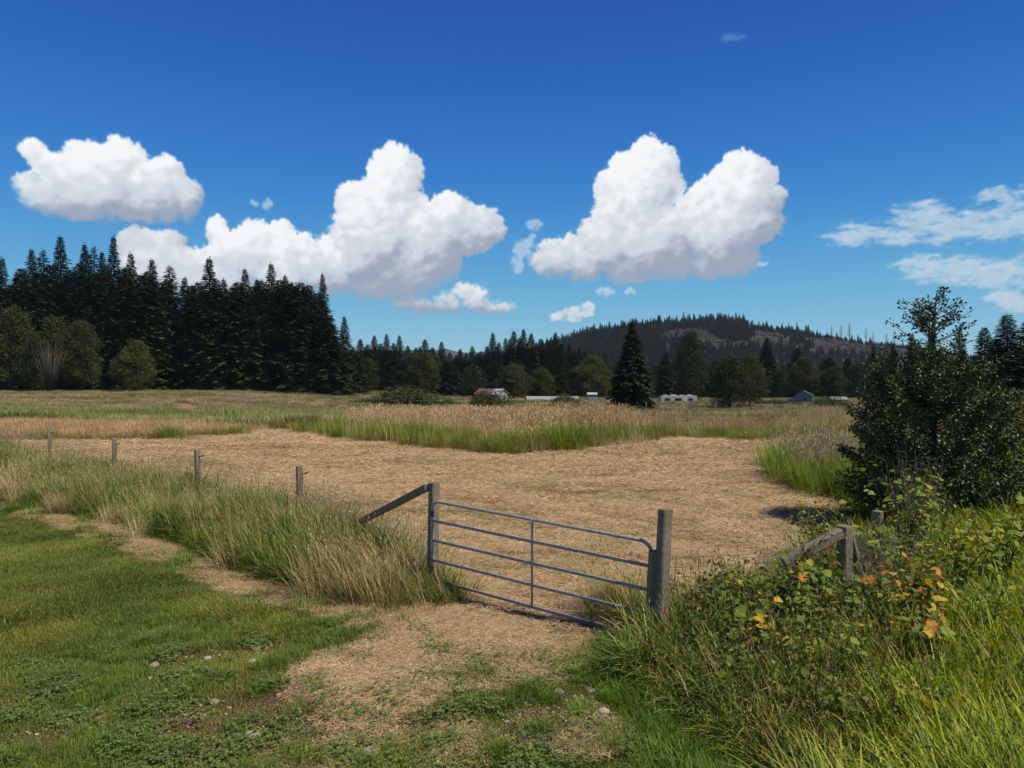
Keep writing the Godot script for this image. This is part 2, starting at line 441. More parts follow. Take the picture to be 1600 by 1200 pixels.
func materials() -> void:
	var g1 := Color(0.58, 0.55, 0.5)
	var g2 := Color(1, 1, 1)
	M.soil = mat(1.0, true, 0.15)
	M.soil.albedo_texture = noise_tex(0.045, 2, [[0.15, g1], [0.5, Color(0.85, 0.84, 0.82)], [0.8, g2]], 1024)
	M.soil.uv1_triplanar = true
	M.soil.uv1_world_triplanar = true
	M.soil.uv1_scale = Vector3(0.45, 0.45, 0.45)
	M.soil.heightmap_enabled = true
	M.soil.heightmap_texture = noise_tex(0.05, 12, [[0, Color.BLACK], [1, Color.WHITE]], 1024)
	M.soil.heightmap_scale = 5.0
	M.grass = mat(0.55, true, 0.4)
	M.grass.backlight_enabled = true
	M.grass.backlight = Color(0.85, 0.85, 0.7)
	M.straw = mat(0.6, true, 0.4)
	M.lawn = mat(0.65, true, 0.35)
	M.leaf = mat(0.6, true, 0.3)
	M.leaf.backlight_enabled = true
	M.leaf.backlight = Color(0.8, 0.8, 0.6)
	M.needle = mat(0.8, true, 0.25)
	M.holly = mat(0.45, true, 0.4)
	M.bark = mat(0.95, true, 0.2)
	M.bark.albedo_texture = noise_tex(0.03, 8, [[0.2, Color(0.55, 0.53, 0.5)], [0.8, g2]], 256)
	M.bark.uv1_triplanar = true
	M.bark.uv1_scale = Vector3(1.2, 0.25, 1.2)
	# weathered timber: grain along y, with grey-green lichen
	M.wood = mat(0.9, false, 0.2)
	M.wood.albedo_texture = noise_tex(0.035, 21, [[0.12, Color(0.24, 0.21, 0.17)], [0.34, Color(0.42, 0.385, 0.325)], [0.5, Color(0.56, 0.525, 0.455)], [0.66, Color(0.65, 0.62, 0.55)], [0.85, Color(0.46, 0.43, 0.35)], [0.95, Color(0.40, 0.41, 0.30)]], 1024)
	M.wood.uv1_triplanar = true
	M.wood.uv1_scale = Vector3(5.0, 0.32, 5.0)
	M.wood.heightmap_enabled = true
	M.wood.heightmap_texture = noise_tex(0.04, 22, [[0, Color.BLACK], [1, Color.WHITE]], 1024)
	M.wood.heightmap_scale = 0.8
	# the same timber lying: grain along x
	M.rail = M.wood.duplicate()
	M.rail.uv1_scale = Vector3(0.32, 5.0, 5.0)
	M.steel = mat(0.42, false, 0.5)
	M.steel.metallic = 0.25
	M.steel.albedo_texture = noise_tex(0.02, 31, [[0.2, Color(0.46, 0.455, 0.44)], [0.55, Color(0.62, 0.615, 0.60)], [0.8, Color(0.70, 0.69, 0.67)], [0.95, Color(0.48, 0.42, 0.36)]], 512)
	M.steel.uv1_triplanar = true
	M.steel.uv1_scale = Vector3(2, 2, 2)
	M.iron = mat(0.6, true, 0.4)
	M.paint = mat(0.7, true, 0.35)
	M.glass = mat(0.1, true, 0.5)
	M.stone = mat(0.85, true, 0.3)
	M.stone.albedo_texture = noise_tex(0.03, 41, [[0.2, Color(0.7, 0.68, 0.66)], [0.8, g2]], 256)
	M.stone.uv1_triplanar = true
	M.stone.uv1_scale = Vector3(4, 4, 4)
# ---------------------------------------------------------------- grasses
const GREENS := [Color(0.105, 0.20, 0.018), Color(0.145, 0.24, 0.022), Color(0.085, 0.16, 0.018), Color(0.19, 0.25, 0.03), Color(0.11, 0.215, 0.035)]
const TANS := [Color(0.40, 0.28, 0.14), Color(0.47, 0.345, 0.18), Color(0.33, 0.215, 0.105), Color(0.42, 0.31, 0.155)]
const BROWNS := [Color(0.20, 0.115, 0.055), Color(0.26, 0.165, 0.08), Color(0.15, 0.095, 0.05)]

func pick(a: Array) -> Color:
	return a[rng.randi() % a.size()]

func tuft(n: int, radius: float, lo: float, hi: float, w: float, pal: Array, lean: float, bend: float, segs := 3, drift := 0.0) -> Shape:
	var s := Shape.new()
	for k in n:
		var t := rf(0, TAU)
		var r := radius * sqrt(rng.randf())
		var yaw := t + rf(-1.0, 1.0) if rng.randf() < 0.7 else rf(0, TAU)
		if drift > 0 and rng.randf() < drift: yaw = PI + rf(-0.7, 0.7)
		s.blade(Vector3(cos(t) * r, -0.02, sin(t) * r), yaw, rf(lo, hi), w * rf(0.6, 1.25), absf(rng.randfn(0, lean)), rf(0.15, 1.0) * bend, vary(pick(pal), 0.25), Color(-1, 0, 0), segs)
	return s

# flowering stems: a thin stalk with a loose tan head
func stems(s: Shape, n: int, radius: float, lo: float, hi: float, w: float, head: float, pal: Array, lean: float, drift := 0.0) -> void:
	for k in n:
		var t := rf(0, TAU)
		var r := radius * sqrt(rng.randf())
		var yaw := rf(0, TAU)
		if rng.randf() < drift: yaw = PI + rf(-0.8, 0.8)
		var ln := rf(lo, hi)
		var a := absf(rng.randfn(0, lean))
		var p := Vector3(cos(t) * r, -0.02, sin(t) * r)
		var out := Vector3(cos(yaw), 0, sin(yaw))
		var col := vary(pick(pal), 0.2)
		var m1 := p + (Vector3.UP * cos(a) + out * sin(a)) * ln * 0.6
		var e := m1 + (Vector3.UP * cos(a * 1.9 + 0.1) + out * sin(a * 1.9 + 0.1)) * ln * 0.4
		var side := Vector3(-sin(yaw + 0.6), 0, cos(yaw + 0.6)) * w * 0.5
		s.quad(p - side, p + side, m1 + side, m1 - side, col)
		s.tri(m1 - side, m1 + side, e, col)
		var up := (e - m1).normalized()
		for h in 3:
			var q := Vector3(cos(yaw + h * 2.1), 0.1, sin(yaw + h * 2.1)) * head * 0.13
			var b := e - up * head
			var mid := e - up * head * 0.55
			s.quad(b, mid + q, e + up * head * 0.15, mid - q * 0.4, vary(col, 0.15))

func straw_patch(n: int, radius: float, lo: float, hi: float, w: float, pal: Array, high: float) -> Shape:
	var s := Shape.new()
	for k in n:
		var t := rf(0, TAU)
		var r := radius * sqrt(rng.randf())
		var p := Vector3(cos(t) * r, rf(0.0, high), sin(t) * r)
		var yaw := rf(0, TAU)
		var tilt := rng.randfn(0, 0.18)
		var half := Vector3(cos(yaw), tilt, sin(yaw)) * rf(lo, hi) * 0.5
		var side := Vector3(-sin(yaw), rf(-0.6, 0.6), cos(yaw)) * w * rf(0.6, 1.2) * 0.5
		var col := vary(pick(pal), 0.22)
		var sag := Vector3(rf(-0.02, 0.02), rf(-0.01, 0.02), rf(-0.02, 0.02))
		s.quad(p - half - side, p + sag - side, p + sag + side, p - half + side, col)
		s.quad(p + sag - side, p + half - side, p + half + side, p + sag + side, col)
	return s

# low broad-leaved weeds: clover and plantain
func weed_patch(n: int, radius: float, size: float, pal: Array) -> Shape:
	var s := Shape.new()
	for k in n:
		var t := rf(0, TAU)
		var r := radius * sqrt(rng.randf())
		var p := Vector3(cos(t) * r, rf(0.015, 0.07), sin(t) * r)
		var col := vary(pick(pal), 0.2)
		for j in 3:
			var yaw := rf(0, 0.6) + j * TAU / 3
			var o := Vector3(cos(yaw), rf(0.0, 0.5), sin(yaw)) * size * rf(0.7, 1.2)
			var sd := Vector3(-sin(yaw), rf(-0.2, 0.2), cos(yaw)) * size * 0.42
			s.quad(p, p + o * 0.55 + sd, p + o, p + o * 0.55 - sd, col)
	return s

func spread(out: Array, tints: Array, x: float, d: float, lo: float, hi: float, col: Color, lift := 0.0, flat := false) -> void:
	var k := rf(lo, hi)
	var b := Basis(Vector3.UP, rf(0, TAU)).scaled(Vector3(k, k * rf(0.85, 1.15), k))
	if flat: b = Basis(Vector3(1, 0, 0), rf(-0.1, 0.1)) * b
	out.append(Transform3D(b, at(x, d, lift)))
	tints.append(col)

# wind-laid copies keep their heading
func spread_laid(out: Array, tints: Array, x: float, d: float, lo: float, hi: float, col: Color) -> void:
	var k := rf(lo, hi)
	out.append(Transform3D(Basis(Vector3.UP, rf(-0.6, 0.6)).scaled(Vector3(k, k * rf(0.85, 1.15), k)), at(x, d)))
	tints.append(col)

func grey(a: float) -> Color:
	var k := rf(1.0 - a, 1.0 + a)
	return Color(k * rf(0.95, 1.05), k, k * rf(0.92, 1.08))

func grasses() -> void:
	var o: Array = []
	var t: Array = []
	# --- lawn
	var lawn_m := []
	for k in 4: lawn_m.append(tuft(420, 0.42, 0.025, 0.075, 0.0045, [Color(0.125, 0.20, 0.022), Color(0.155, 0.225, 0.026), Color(0.10, 0.165, 0.02), Color(0.24, 0.23, 0.07), Color(0.135, 0.205, 0.022)], 0.5, 0.9, 2).done())
	var tries := 0
	while o.size() < 4000 and tries < 60000:
		tries += 1
		var d := 5.2 + 16.0 * pow(rng.randf(), 1.35)
		var x := rf(-14.5, 2.2)
		if x < -0.78 * d - 0.5 or past(STRIP, x, d) > 0.15 and x < -1.2 or d > 9.4 and x > -2.6: continue
		if inside(thicket, x, d): continue
		var bare := maxf(dirt_at(x, d), maxf(hay_at(x, d), strip_at(x, d)))
		var rough := ss(-6.5, -3.2, x) * (1.0 - ss(8.2, 9.2, d))
		var patch := nz2.get_noise_2d(x * 6 + 5, d * 6)
		if bare > 0.25 and rng.randf() < bare * 1.3: continue
		if rough > 0.2 and patch < 0.05 * rough and rng.randf() < 0.6 * rough: continue
		var dry := ss(0.05, 0.45, nz.get_noise_2d(x * 1.7, d * 1.7) + 0.4 * nz2.get_noise_2d(x * 11, d * 11))
		var lush := 1.0 + 0.5 * ss(0.15, 0.5, nz2.get_noise_2d(x * 3 + 77, d * 3))
		spread(o, t, x, d, 0.75 * lush, 1.25 * lush, Color(1, 1, 1).lerp(Color(1.75, 1.3, 1.3), dry * 0.85) * rf(0.58, 0.85))
	stuff("lawn_grass", "short green mown lawn with yellowing patches in front of the fence", "grass", lawn_m, M.lawn, o, t)
	# --- longer tufts standing in the trodden ground by the gate
	o = []; t = []
	var tuft_m := []
	for k in 4: tuft_m.append(tuft(110, 0.14, 0.08, 0.20, 0.0050, GREENS, 0.35, 0.9).done())
	for i in 1500:
		var d := 5.3 + 4.6 * rng.randf()
		var x := rf(-5.5, 2.4)
		if nz2.get_noise_2d(x * 5 + 5, d * 5) < 0.02 or dirt_at(x, d) > 0.4 or hay_at(x, d) > 0.5 or inside(thicket, x, d): continue
		if x < -1.5 and past(STRIP, x, d) > 0: continue
		spread(o, t, x, d, 0.45, 1.0, grey(0.2) * (1.25 if x > 0.6 else 0.9))
	for i in 330:
		var d := rf(5.5, 8.9)
		var x := 1.8 - 0.15 * (d - 7.2) + rng.randfn(-0.2, 0.25)
		if hay_at(x, d) > 0.6: continue
		spread(o, t, x, d, 0.9, 1.6, grey(0.2))
	for i in 500:
		var x := rf(-13.5, -1.6)
		var d := lerpf(9.6, 18.5, (-1.6 - x) / 11.9) + rf(-0.8, 1.4)
		var p := past(STRIP, x, d)
		if p < -0.1 or p > 1.6 or rng.randf() < 0.96 * strip_at(x, d): continue
		spread(o, t, x, d, 0.8, 2.0, grey(0.2))
	for i in 1400:
		var d := rf(11, 34)
		var x := rf(-0.72, 0.5) * d
		if not inside(mown, x, d) or nz.get_noise_2d(x * 0.8 + 90, d * 1.2) + 0.5 * nz2.get_noise_2d(x * 3, d * 3) < 0.22: continue
		spread(o, t, x, d, 0.35, 0.95, grey(0.2) * Color(1.1, 0.9, 1.0))
	stuff("grass_tufts", "loose green grass tufts in the trodden ground and sparse over the mown hay", "grass", tuft_m, M.grass, o, t)
	# --- clover and plantain
	o = []; t = []
	var weed_m := []
	for k in 3: weed_m.append(weed_patch(30, 0.15, 0.02, [Color(0.12, 0.19, 0.045), Color(0.15, 0.22, 0.055), Color(0.10, 0.15, 0.045)]).done())
	for i in 1000:
		var d := 5.3 + 4.2 * rng.randf()
		var x := rf(-6.0, 1.8)
		var w := nz.get_noise_2d(x * 4 + 25, d * 4)
		if w < 0.04 or d > 8.0 and x < -1.0 and w < 0.2: continue
		if hay_at(x, d) > 0.75 and w < 0.25 or past(STRIP, x, d) > 0 and x < -1.2: continue
		spread(o, t, x, d, 0.7, 1.5, grey(0.22))
	stuff("clover_patches", "low broad-leaved clover and weeds on the bare earth before the gate", "weeds", weed_m, M.leaf, o, t)
	# --- cut hay: field, track and strip along the lawn
	var hay_m := []
	var hay_pal := [Color(0.56, 0.405, 0.22), Color(0.63, 0.47, 0.27), Color(0.48, 0.33, 0.17), Color(0.33, 0.22, 0.11), Color(0.53, 0.40, 0.215), Color(0.24, 0.155, 0.075)]
	for k in 4: hay_m.append(straw_patch(560, 0.68, 0.05, 0.24, 0.0046, hay_pal, 0.05).done())
	o = []; t = []
	tries = 0
	while o.size() < 5200 and tries < 60000:
		tries += 1
		var d := 9.0 + 42.0 * pow(rng.randf(), 1.7)
		var x := rf(-0.76, 0.76) * (d + 1.0)
		if not inside(mown, x, d): continue
		var big := clampf(d / 18.0, 0.75, 1.9)
		var lump := nz2.get_noise_2d(x * 3.0, d * 4.5)
		var dark := ss(0.16, 0.45, nz.get_noise_2d(x * 0.8 + 90, d * 1.2))
		spread(o, t, x, d, 0.8 * big, 1.2 * big, Color(1, 1, 1).lerp(Color(0.55, 0.72, 0.45), dark * 0.8 * rng.randf()) * rf(0.86, 1.14), 0.005 + 0.03 * maxf(0, lump), true)
	stuff("cut_hay", "pale straw of cut hay lying over the mown field behind the gate", "hay", hay_m, M.straw, o, t)
	o = []; t = []
	tries = 0
	while o.size() < 1700 and tries < 60000:
		tries += 1
		var d := rf(5.6, 17.5)
		var x := rf(-14, 1.9)
		if x < -0.75 * d - 0.6: continue
		var h := maxf(hay_at(x, d), strip_at(x, d) * 0.8)
		if rng.randf() > h and not (d < 9.5 and absf(x + 0.4) < 1.9 and rng.randf() < 0.035): continue
		spread(o, t, x, d, 0.3, 0.6, grey(0.15) * rf(0.85, 1.05), 0.0, true)
	stuff("hay_litter", "straw litter on the track to the gate and along the lawn edge", "hay", hay_m, M.straw, o, t)
	# --- rank grass along the fence, leaning to the left
	var rank := []
	for k in 5:
		var s := tuft(135, 0.48, 0.4, 1.1, 0.0185, [GREENS[0], GREENS[1], GREENS[2], GREENS[3], GREENS[4], GREENS[1], GREENS[0], GREENS[3], GREENS[2], GREENS[4], TANS[0], TANS[1]], 0.42, 1.7, 4, 0.45)
		stems(s, 7, 0.45, 0.8, 1.25, 0.0055, 0.07, TANS, 0.35, 0.6)
		rank.append(s.done())
	o = []; t = []
	tries = 0
	while o.size() < 1150 and tries < 40000:
		tries += 1
		var d := rf(9.6, 36)
		var x := -0.78 * d * rng.randf() - 0.6
		var p := past(STRIP, x, d)
		var f := past(FENCE, x, d)
		if p < 1.0 or f > 0.35: continue
		if x > -1.9 and d < 9.9: continue
		var low := ss(0.6, 1.7, p) * 0.5 + 0.5
		var lush := 0.8 + 0.35 * nz.get_noise_2d(x * 1.1, d * 1.1 + 9)
		var brown := ss(0.0, 0.35, nz.get_noise_2d(x * 1.3 + 31, d * 1.3))
		if brown > 0.6 and rng.randf() < 0.35: continue
		if x > -4.5: lush *= 1.12
		spread_laid(o, t, x, d, 0.7 * low * lush, 1.2 * low * lush, grey(0.22) * 0.95)
	stuff("fence_grass", "rank green grass leaning along the wire fence above the lawn", "tall grass", rank, M.grass, o, t)
	# --- dry brown grass mixed into the verges
	var dry := []
	for k in 4:
		var s := tuft(130, 0.34, 0.35, 0.85, 0.0062, [TANS[0], TANS[2], BROWNS[1], TANS[1], GREENS[3], GREENS[0]], 0.3, 1.0, 3, 0.5)
		stems(s, 7, 0.3, 0.7, 1.1, 0.0045, 0.07, TANS, 0.3, 0.5)
		dry.append(s.done())
	o = []; t = []
	tries = 0
	while o.size() < 300 and tries < 30000:
		tries += 1
		var d := rf(9.3, 30)
		var x := -0.78 * d * rng.randf() - 0.6
		var p := past(STRIP, x, d)
		if p < 0.5 or past(FENCE, x, d) > 0.2: continue
		if x > -1.7 and d < 9.8: continue
		var brown := ss(0.0, 0.35, nz.get_noise_2d(x * 1.3 + 31, d * 1.3))
		if rng.randf() > brown * 0.7 + 0.02: continue
		spread_laid(o, t, x, d, 0.6, 1.0, grey(0.18))
	for i in 34:
		var x := rf(-3.0, -1.5)
		var d := rf(9.9, 11.6) - (x + 2.2) * 0.5
		if past(STRIP, x, d) < 0.35: continue
		spread_laid(o, t, x, d, 0.75, 1.1, grey(0.15))
	for i in 36:
		spread_laid(o, t, rf(1.2, 2.1), rf(9.3, 10.2), 0.6, 1.0, grey(0.2))
	tries = 0
	var edge_n := 0
	while edge_n < 260 and tries < 40000:
		tries += 1
		var d := rf(22, 48)
		var x := rf(-0.72, 0.5) * d
		if inside(mown, x, d) or inside(band, x, d) or not inside(mown, x, d - 0.9) or past(FENCE, x, d) < 1.0: continue
		edge_n += 1
		spread(o, t, x, d, 0.6, 1.25, grey(0.2) * (0.85 if rng.randf() < 0.5 else 1.1))
	stuff("dry_verge_grass", "dry brown grass along the fence, the gate posts and the mower's edge", "dry grass", dry, M.straw, o, t)
	# --- tall reed grass standing uncut round the mown field
	var reed := []
	for k in 4:
		var s := tuft(150, 0.85, 0.9, 1.55, 0.020, [GREENS[1], GREENS[3], GREENS[0], Color(0.19, 0.23, 0.05), GREENS[4]], 0.14, 0.75, 3)
		for j in 60: s.blade(Vector3(rf(-0.8, 0.8), 0, rf(-0.8, 0.8)), rf(0, TAU), rf(0.3, 0.7), 0.016, 0.3, 0.8, vary(pick(BROWNS), 0.2))
		reed.append(s.done())
	o = []; t = []
	tries = 0
	while o.size() < 1500 and tries < 60000:
		tries += 1
		var d := 29.0 + 34.0 * pow(rng.randf(), 1.5)
		var x := rf(-0.78, 0.62) * d
		if inside(mown, x, d) or inside(band, x, d) or inside(thicket, x, d) or past(FENCE, x, d) < 0.5: continue
		var left := ss(-10, -16, x)
		if left > 0.5 and d > 62 and rng.randf() < 0.5: continue
		var h := lerpf(1.0, 0.62, left) * (0.85 + 0.35 * nz.get_noise_2d(x * 0.6, d * 0.6))
		h *= (1.0 - 0.35 * ss(5, 9, x)) * (1.0 - 0.4 * ss(42, 60, d))
		spread(o, t, x, d, h * 0.9, h * 1.1, grey(0.16) * Color(1.42, 1.2, 1.05))
	for i in 130:
		var x := rf(8.4, 12.5)
		var d := rf(19.0, 28.0)
		if inside(mown, x, d): continue
		spread(o, t, x, d, 0.6, 0.85, grey(0.16) * Color(1.2, 1.08, 1.0))
	stuff("reed_grass", "tall green reed grass standing uncut beyond the mown hay", "tall grass", reed, M.grass, o, t)
	var heads := []
	for k in 4:
		var s := Shape.new()
		stems(s, 90, 1.0, 1.4, 1.9, 0.008, 0.15, [Color(0.58, 0.475, 0.285), Color(0.53, 0.42, 0.24), Color(0.64, 0.53, 0.33), Color(0.46, 0.35, 0.19)], 0.1)
		heads.append(s.done())
	o = []; t = []
	tries = 0
	while o.size() < 1400 and tries < 60000:
		tries += 1
		var d := 30.5 + 30.0 * pow(rng.randf(), 1.3)
		var x := rf(-0.78, 0.62) * d
		if inside(mown, x, d) or inside(band, x, d) or inside(thicket, x, d) or past(FENCE, x, d) < 0.5: continue
		if (inside(mown, x, d - 1.4) or inside(mown, x, d - 2.8)) and rng.randf() < 0.93: continue
		var left := ss(-8, -12, x)
		if rng.randf() < left * 0.7: continue
		var h := lerpf(0.95, 0.6, left) * (0.9 + 0.25 * nz.get_noise_2d(x * 0.6, d * 0.6)) * (1.0 - 0.35 * ss(5, 9, x)) * (1.0 - 0.45 * ss(42, 60, d))
		spread(o, t, x, d, h * 0.92, h * 1.08, grey(0.14) * Color(1.12, 1.02, 0.95))
	for i in 60:
		var x := rf(9.0, 13.0)
		var d := rf(20.0, 29.0)
		if inside(mown, x, d): continue
		spread(o, t, x, d, 0.55, 0.75, grey(0.14))
	stuff("seed_heads", "tan seed heads above the uncut reed grass", "seed heads", heads, M.straw, o, t)
	# --- fluffy brown bent grass band
	var bent := []
	for k in 3: bent.append(tuft(340, 1.0, 0.35, 0.75, 0.0085, [Color(0.44, 0.29, 0.14), Color(0.50, 0.34, 0.165), Color(0.38, 0.25, 0.115), Color(0.26, 0.19, 0.08)], 0.35, 1.0).done())
	o = []; t = []
	tries = 0
	while o.size() < 850 and tries < 30000:
		tries += 1
		var d := rf(36, 60)
		var x := -rf(14, 48)
		if not inside(band, x, d) or x < -0.8 * d: continue
		spread(o, t, x, d, 0.8, 1.15, grey(0.13))
	stuff("brown_bent_grass", "fine brown bent grass in a soft band beside the mown hay", "dry grass", bent, M.straw, o, t)
	# --- the wide field as far as the woods
	var far := []
	for k in 4:
		var s := tuft(240, 2.0, 0.7, 1.25, 0.034, [Color(1, 1, 1), Color(0.8, 0.8, 0.8), Color(1.15, 1.12, 1.1)], 0.22, 0.8, 2)
		far.append(s.done())
	o = []; t = []
	tries = 0
	while o.size() < 11500 and tries < 90000:
		tries += 1
		var d := 46.0 + 185.0 * pow(rng.randf(), 1.45)
		var x := rf(-0.80, 0.80) * d
		if inside(mown, x, d) or inside(band, x, d): continue
		if x < -14 and (inside(mown, x - 1.8, d) or inside(mown, x + 1.8, d) or inside(mown, x, d - 3.0)) and rng.randf() < 0.9: continue
		if d < 75 and x > -12 and x < 0.55 * d and rng.randf() < 0.6: continue
		var n := nz.get_noise_2d(x * 0.12, d * 0.26)
		var n2 := nz2.get_noise_2d(x * 0.5, d * 0.9)
		var c := Color(0.30, 0.24, 0.115).lerp(Color(0.18, 0.19, 0.06), ss(-0.12, 0.2, n + 0.4 * n2))
		c = c.lerp(Color(0.44, 0.33, 0.18), ss(0.1, 0.35, n2 - n))
		if x < -14 and d < 70 + 8 * n: c = c.lerp(Color(0.18, 0.24, 0.05), 0.75)
		var k := (0.75 + 0.3 * n) * (1.0 - 0.3 * ss(60, 100, d))
		if d > 115 and d < 121: k *= 0.9
		spread(o, t, x, d, k, k * 1.35, c * rf(0.85, 1.15))
	stuff("meadow_grass", "olive and tan meadow grass stretching to the woods", "meadow", far, M.straw, o, t)

func thicket_grass() -> void:
	var o: Array = []
	var t: Array = []
	var lime := []
	var pal := [Color(0.27, 0.325, 0.012), Color(0.33, 0.365, 0.016), Color(0.20, 0.28, 0.015), Color(0.36, 0.37, 0.03), Color(0.16, 0.24, 0.015), Color(0.10, 0.17, 0.018)]
	for k in 5:
		var s := tuft(140, 0.52, 0.45, 1.05, 0.0195, pal, 0.42, 1.6, 4)
		for j in 14: s.blade(Vector3(rf(-0.5, 0.5), 0, rf(-0.5, 0.5)), rf(0, TAU), rf(0.4, 0.9), 0.009, 0.35, 1.3, vary(pick(TANS), 0.2), Color(-1, 0, 0), 4)
		lime.append(s.done())
	var tries := 0
	while o.size() < 1150 and tries < 60000:
		tries += 1
		var d := 4.2 + 42.0 * pow(rng.randf(), 1.8)
		var x := rf(1.5, 0.85 * d + 2)
		if not inside(thicket, x, d): continue
		var edge := x - (3.05 + 0.40 * (d - 6)) + 0.7 * nz.get_noise_2d(x * 2, d * 2)
		if d < 12 and edge < 0.4 and rng.randf() > 0.35 * ss(-1.2, 0.4, edge): continue
		if Vector2(x - 9.2, d - 15.5).length() < 1.2: continue
		var k := 0.75 + 0.35 * nz.get_noise_2d(x * 1.0, d * 1.0 + 15)
		var c := grey(0.16)
		spread(o, t, x, d, k * 0.85, k * 1.2, c)
	stuff("lime_grass", "bright lime green tall grass on the bank beside the thicket", "tall grass", lime, M.grass, o, t)
	# brown tangle near the gate post
	o = []; t = []
	var tang := []
	for k in 4:
		var s := tuft(110, 0.40, 0.25, 0.8, 0.014, [BROWNS[1], BROWNS[2], TANS[0], TANS[1], GREENS[2], GREENS[0], GREENS[3], GREENS[1], GREENS[2], GREENS[0]], 0.55, 2.0, 4)
		stems(s, 3, 0.35, 0.6, 1.0, 0.0045, 0.07, [BROWNS[1], TANS[2], TANS[0]], 0.25)
		tang.append(s.done())
	tries = 0
	while o.size() < 420 and tries < 30000:
		tries += 1
		var d := rf(4.6, 13.0)
		var x := rf(1.4, 6.5)
		if not inside(thicket, x, d): continue
		var edge := x - (3.05 + 0.40 * (d - 6)) + 0.7 * nz.get_noise_2d(x * 2, d * 2)
		if edge > 0.3 and rng.randf() > 0.06: continue
		var rim := ss(1.5, 2.4, x + 0.15 * (d - 7))
		var low := lerpf(0.75, 1.0, ss(6.2, 8.0, d + 0.5 * (x - 2.0)))
		spread(o, t, x, d, (0.55 + 0.3 * rim) * low, (0.75 + 0.5 * rim) * low, grey(0.25))
	stuff("thicket_grass", "brown and green tangled grass in the thicket by the latch post", "tall grass", tang, M.grass, o, t)
	o = []; t = []
	var blades := []
	for k in 3: blades.append(tuft(60, 0.32, 0.35, 0.95, 0.022, [GREENS[1], GREENS[3], GREENS[0], Color(0.2, 0.24, 0.05), TANS[1]], 0.45, 1.7, 4).done())
	tries = 0
	while o.size() < 330 and tries < 30000:
		tries += 1
		var d := rf(4.8, 11.0)
		var x := rf(1.3, 5.5)
		if not inside(thicket, x, d) and not (x > 1.4 and x < 2.1 and d > 9.2 and d < 9.9): continue
		if nz2.get_noise_2d(x * 4 + 50, d * 4) < 0.0: continue
		var low := lerpf(0.75, 1.0, ss(6.2, 8.0, d + 0.5 * (x - 2.0)))
		spread(o, t, x, d, 0.6 * low, 1.05 * low, grey(0.2))
	stuff("thicket_blades", "broad green grass blades rising through the brown thicket", "tall grass", blades, M.grass, o, t)
# ---------------------------------------------------------------- trees
# a conifer one unit of scale = 30 m tall
func conifer(seed_: int, r_base: float, clear: float, branches: int, power: float, droop: float, spray: float, pal: Array) -> Array:
	rng.seed = seed_
	var H := 30.0
	var trunk := Shape.new()
	var path := PackedVector3Array()
	for k in 7: path.append(Vector3(rf(-0.12, 0.12), H * k / 6.0 * 0.985 - 0.3, rf(-0.12, 0.12)))
	trunk.tube(path, 0.48, 0.03, 7, Color(0.075, 0.055, 0.042))
	var s := Shape.new()
	for b in branches:
		var h := clear + (1.0 - clear) * pow((b + rng.randf()) / branches, 0.92)
		if h > 0.985: continue
		var L := r_base * pow(1.0 - h, power) * rf(0.62, 1.15) + 0.2
		if rng.randf() < 0.07: L *= 1.22
		var yaw := b * 2.39996 + rf(-0.4, 0.4)
		var rad := Vector3(cos(yaw), 0, sin(yaw))
		var tan_ := Vector3(-sin(yaw), 0, cos(yaw))
		var slope := lerpf(-droop, 0.55, h * h)
		var root := Vector3(0, h * H, 0)
		var n := int(5 + L * 8.5)
		var tone := rf(0.75, 1.25)
		for k in n:
			var f := (k + rng.randf()) / n
			f = 0.12 + 0.88 * pow(f, 0.75)
			var p := root + rad * L * f + Vector3.UP * (slope * L * f - 0.16 * L * f * f) + tan_ * rf(-0.16, 0.16) * L * (1.0 - 0.4 * f)
			var fan := rf(-1.1, 1.1)
			var dir := (rad * cos(fan) + tan_ * sin(fan) + Vector3.UP * rf(-0.55, 0.12)).normalized()
			var ln := spray * rf(0.6, 1.25) * (0.30 + 0.70 * sqrt(1.0 - h))
			var sd := dir.cross(Vector3(rf(-0.5, 0.5), 1, rf(-0.5, 0.5))).normalized() * ln * rf(0.20, 0.34)
			var col := vary(pick(pal), 0.22) * tone
			s.quad(p - dir * ln * 0.3, p + dir * ln * 0.25 + sd, p + dir * ln * 0.8, p + dir * ln * 0.2 - sd, col)
	# leader
	for k in 14:
		var y := H * rf(0.955, 1.0)
		var yaw := rf(0, TAU)
		var o := Vector3(cos(yaw), 0.7, sin(yaw)) * rf(0.2, 0.45)
		s.quad(Vector3(0, y, 0), Vector3(0, y, 0) + o * 0.5 + Vector3(0.05, 0, -0.05), Vector3(0, y, 0) + o, Vector3(0, y, 0) + o * 0.5 - Vector3(0.05, 0.1, -0.05), pick(pal))
	return [trunk.done(true), s.done()]

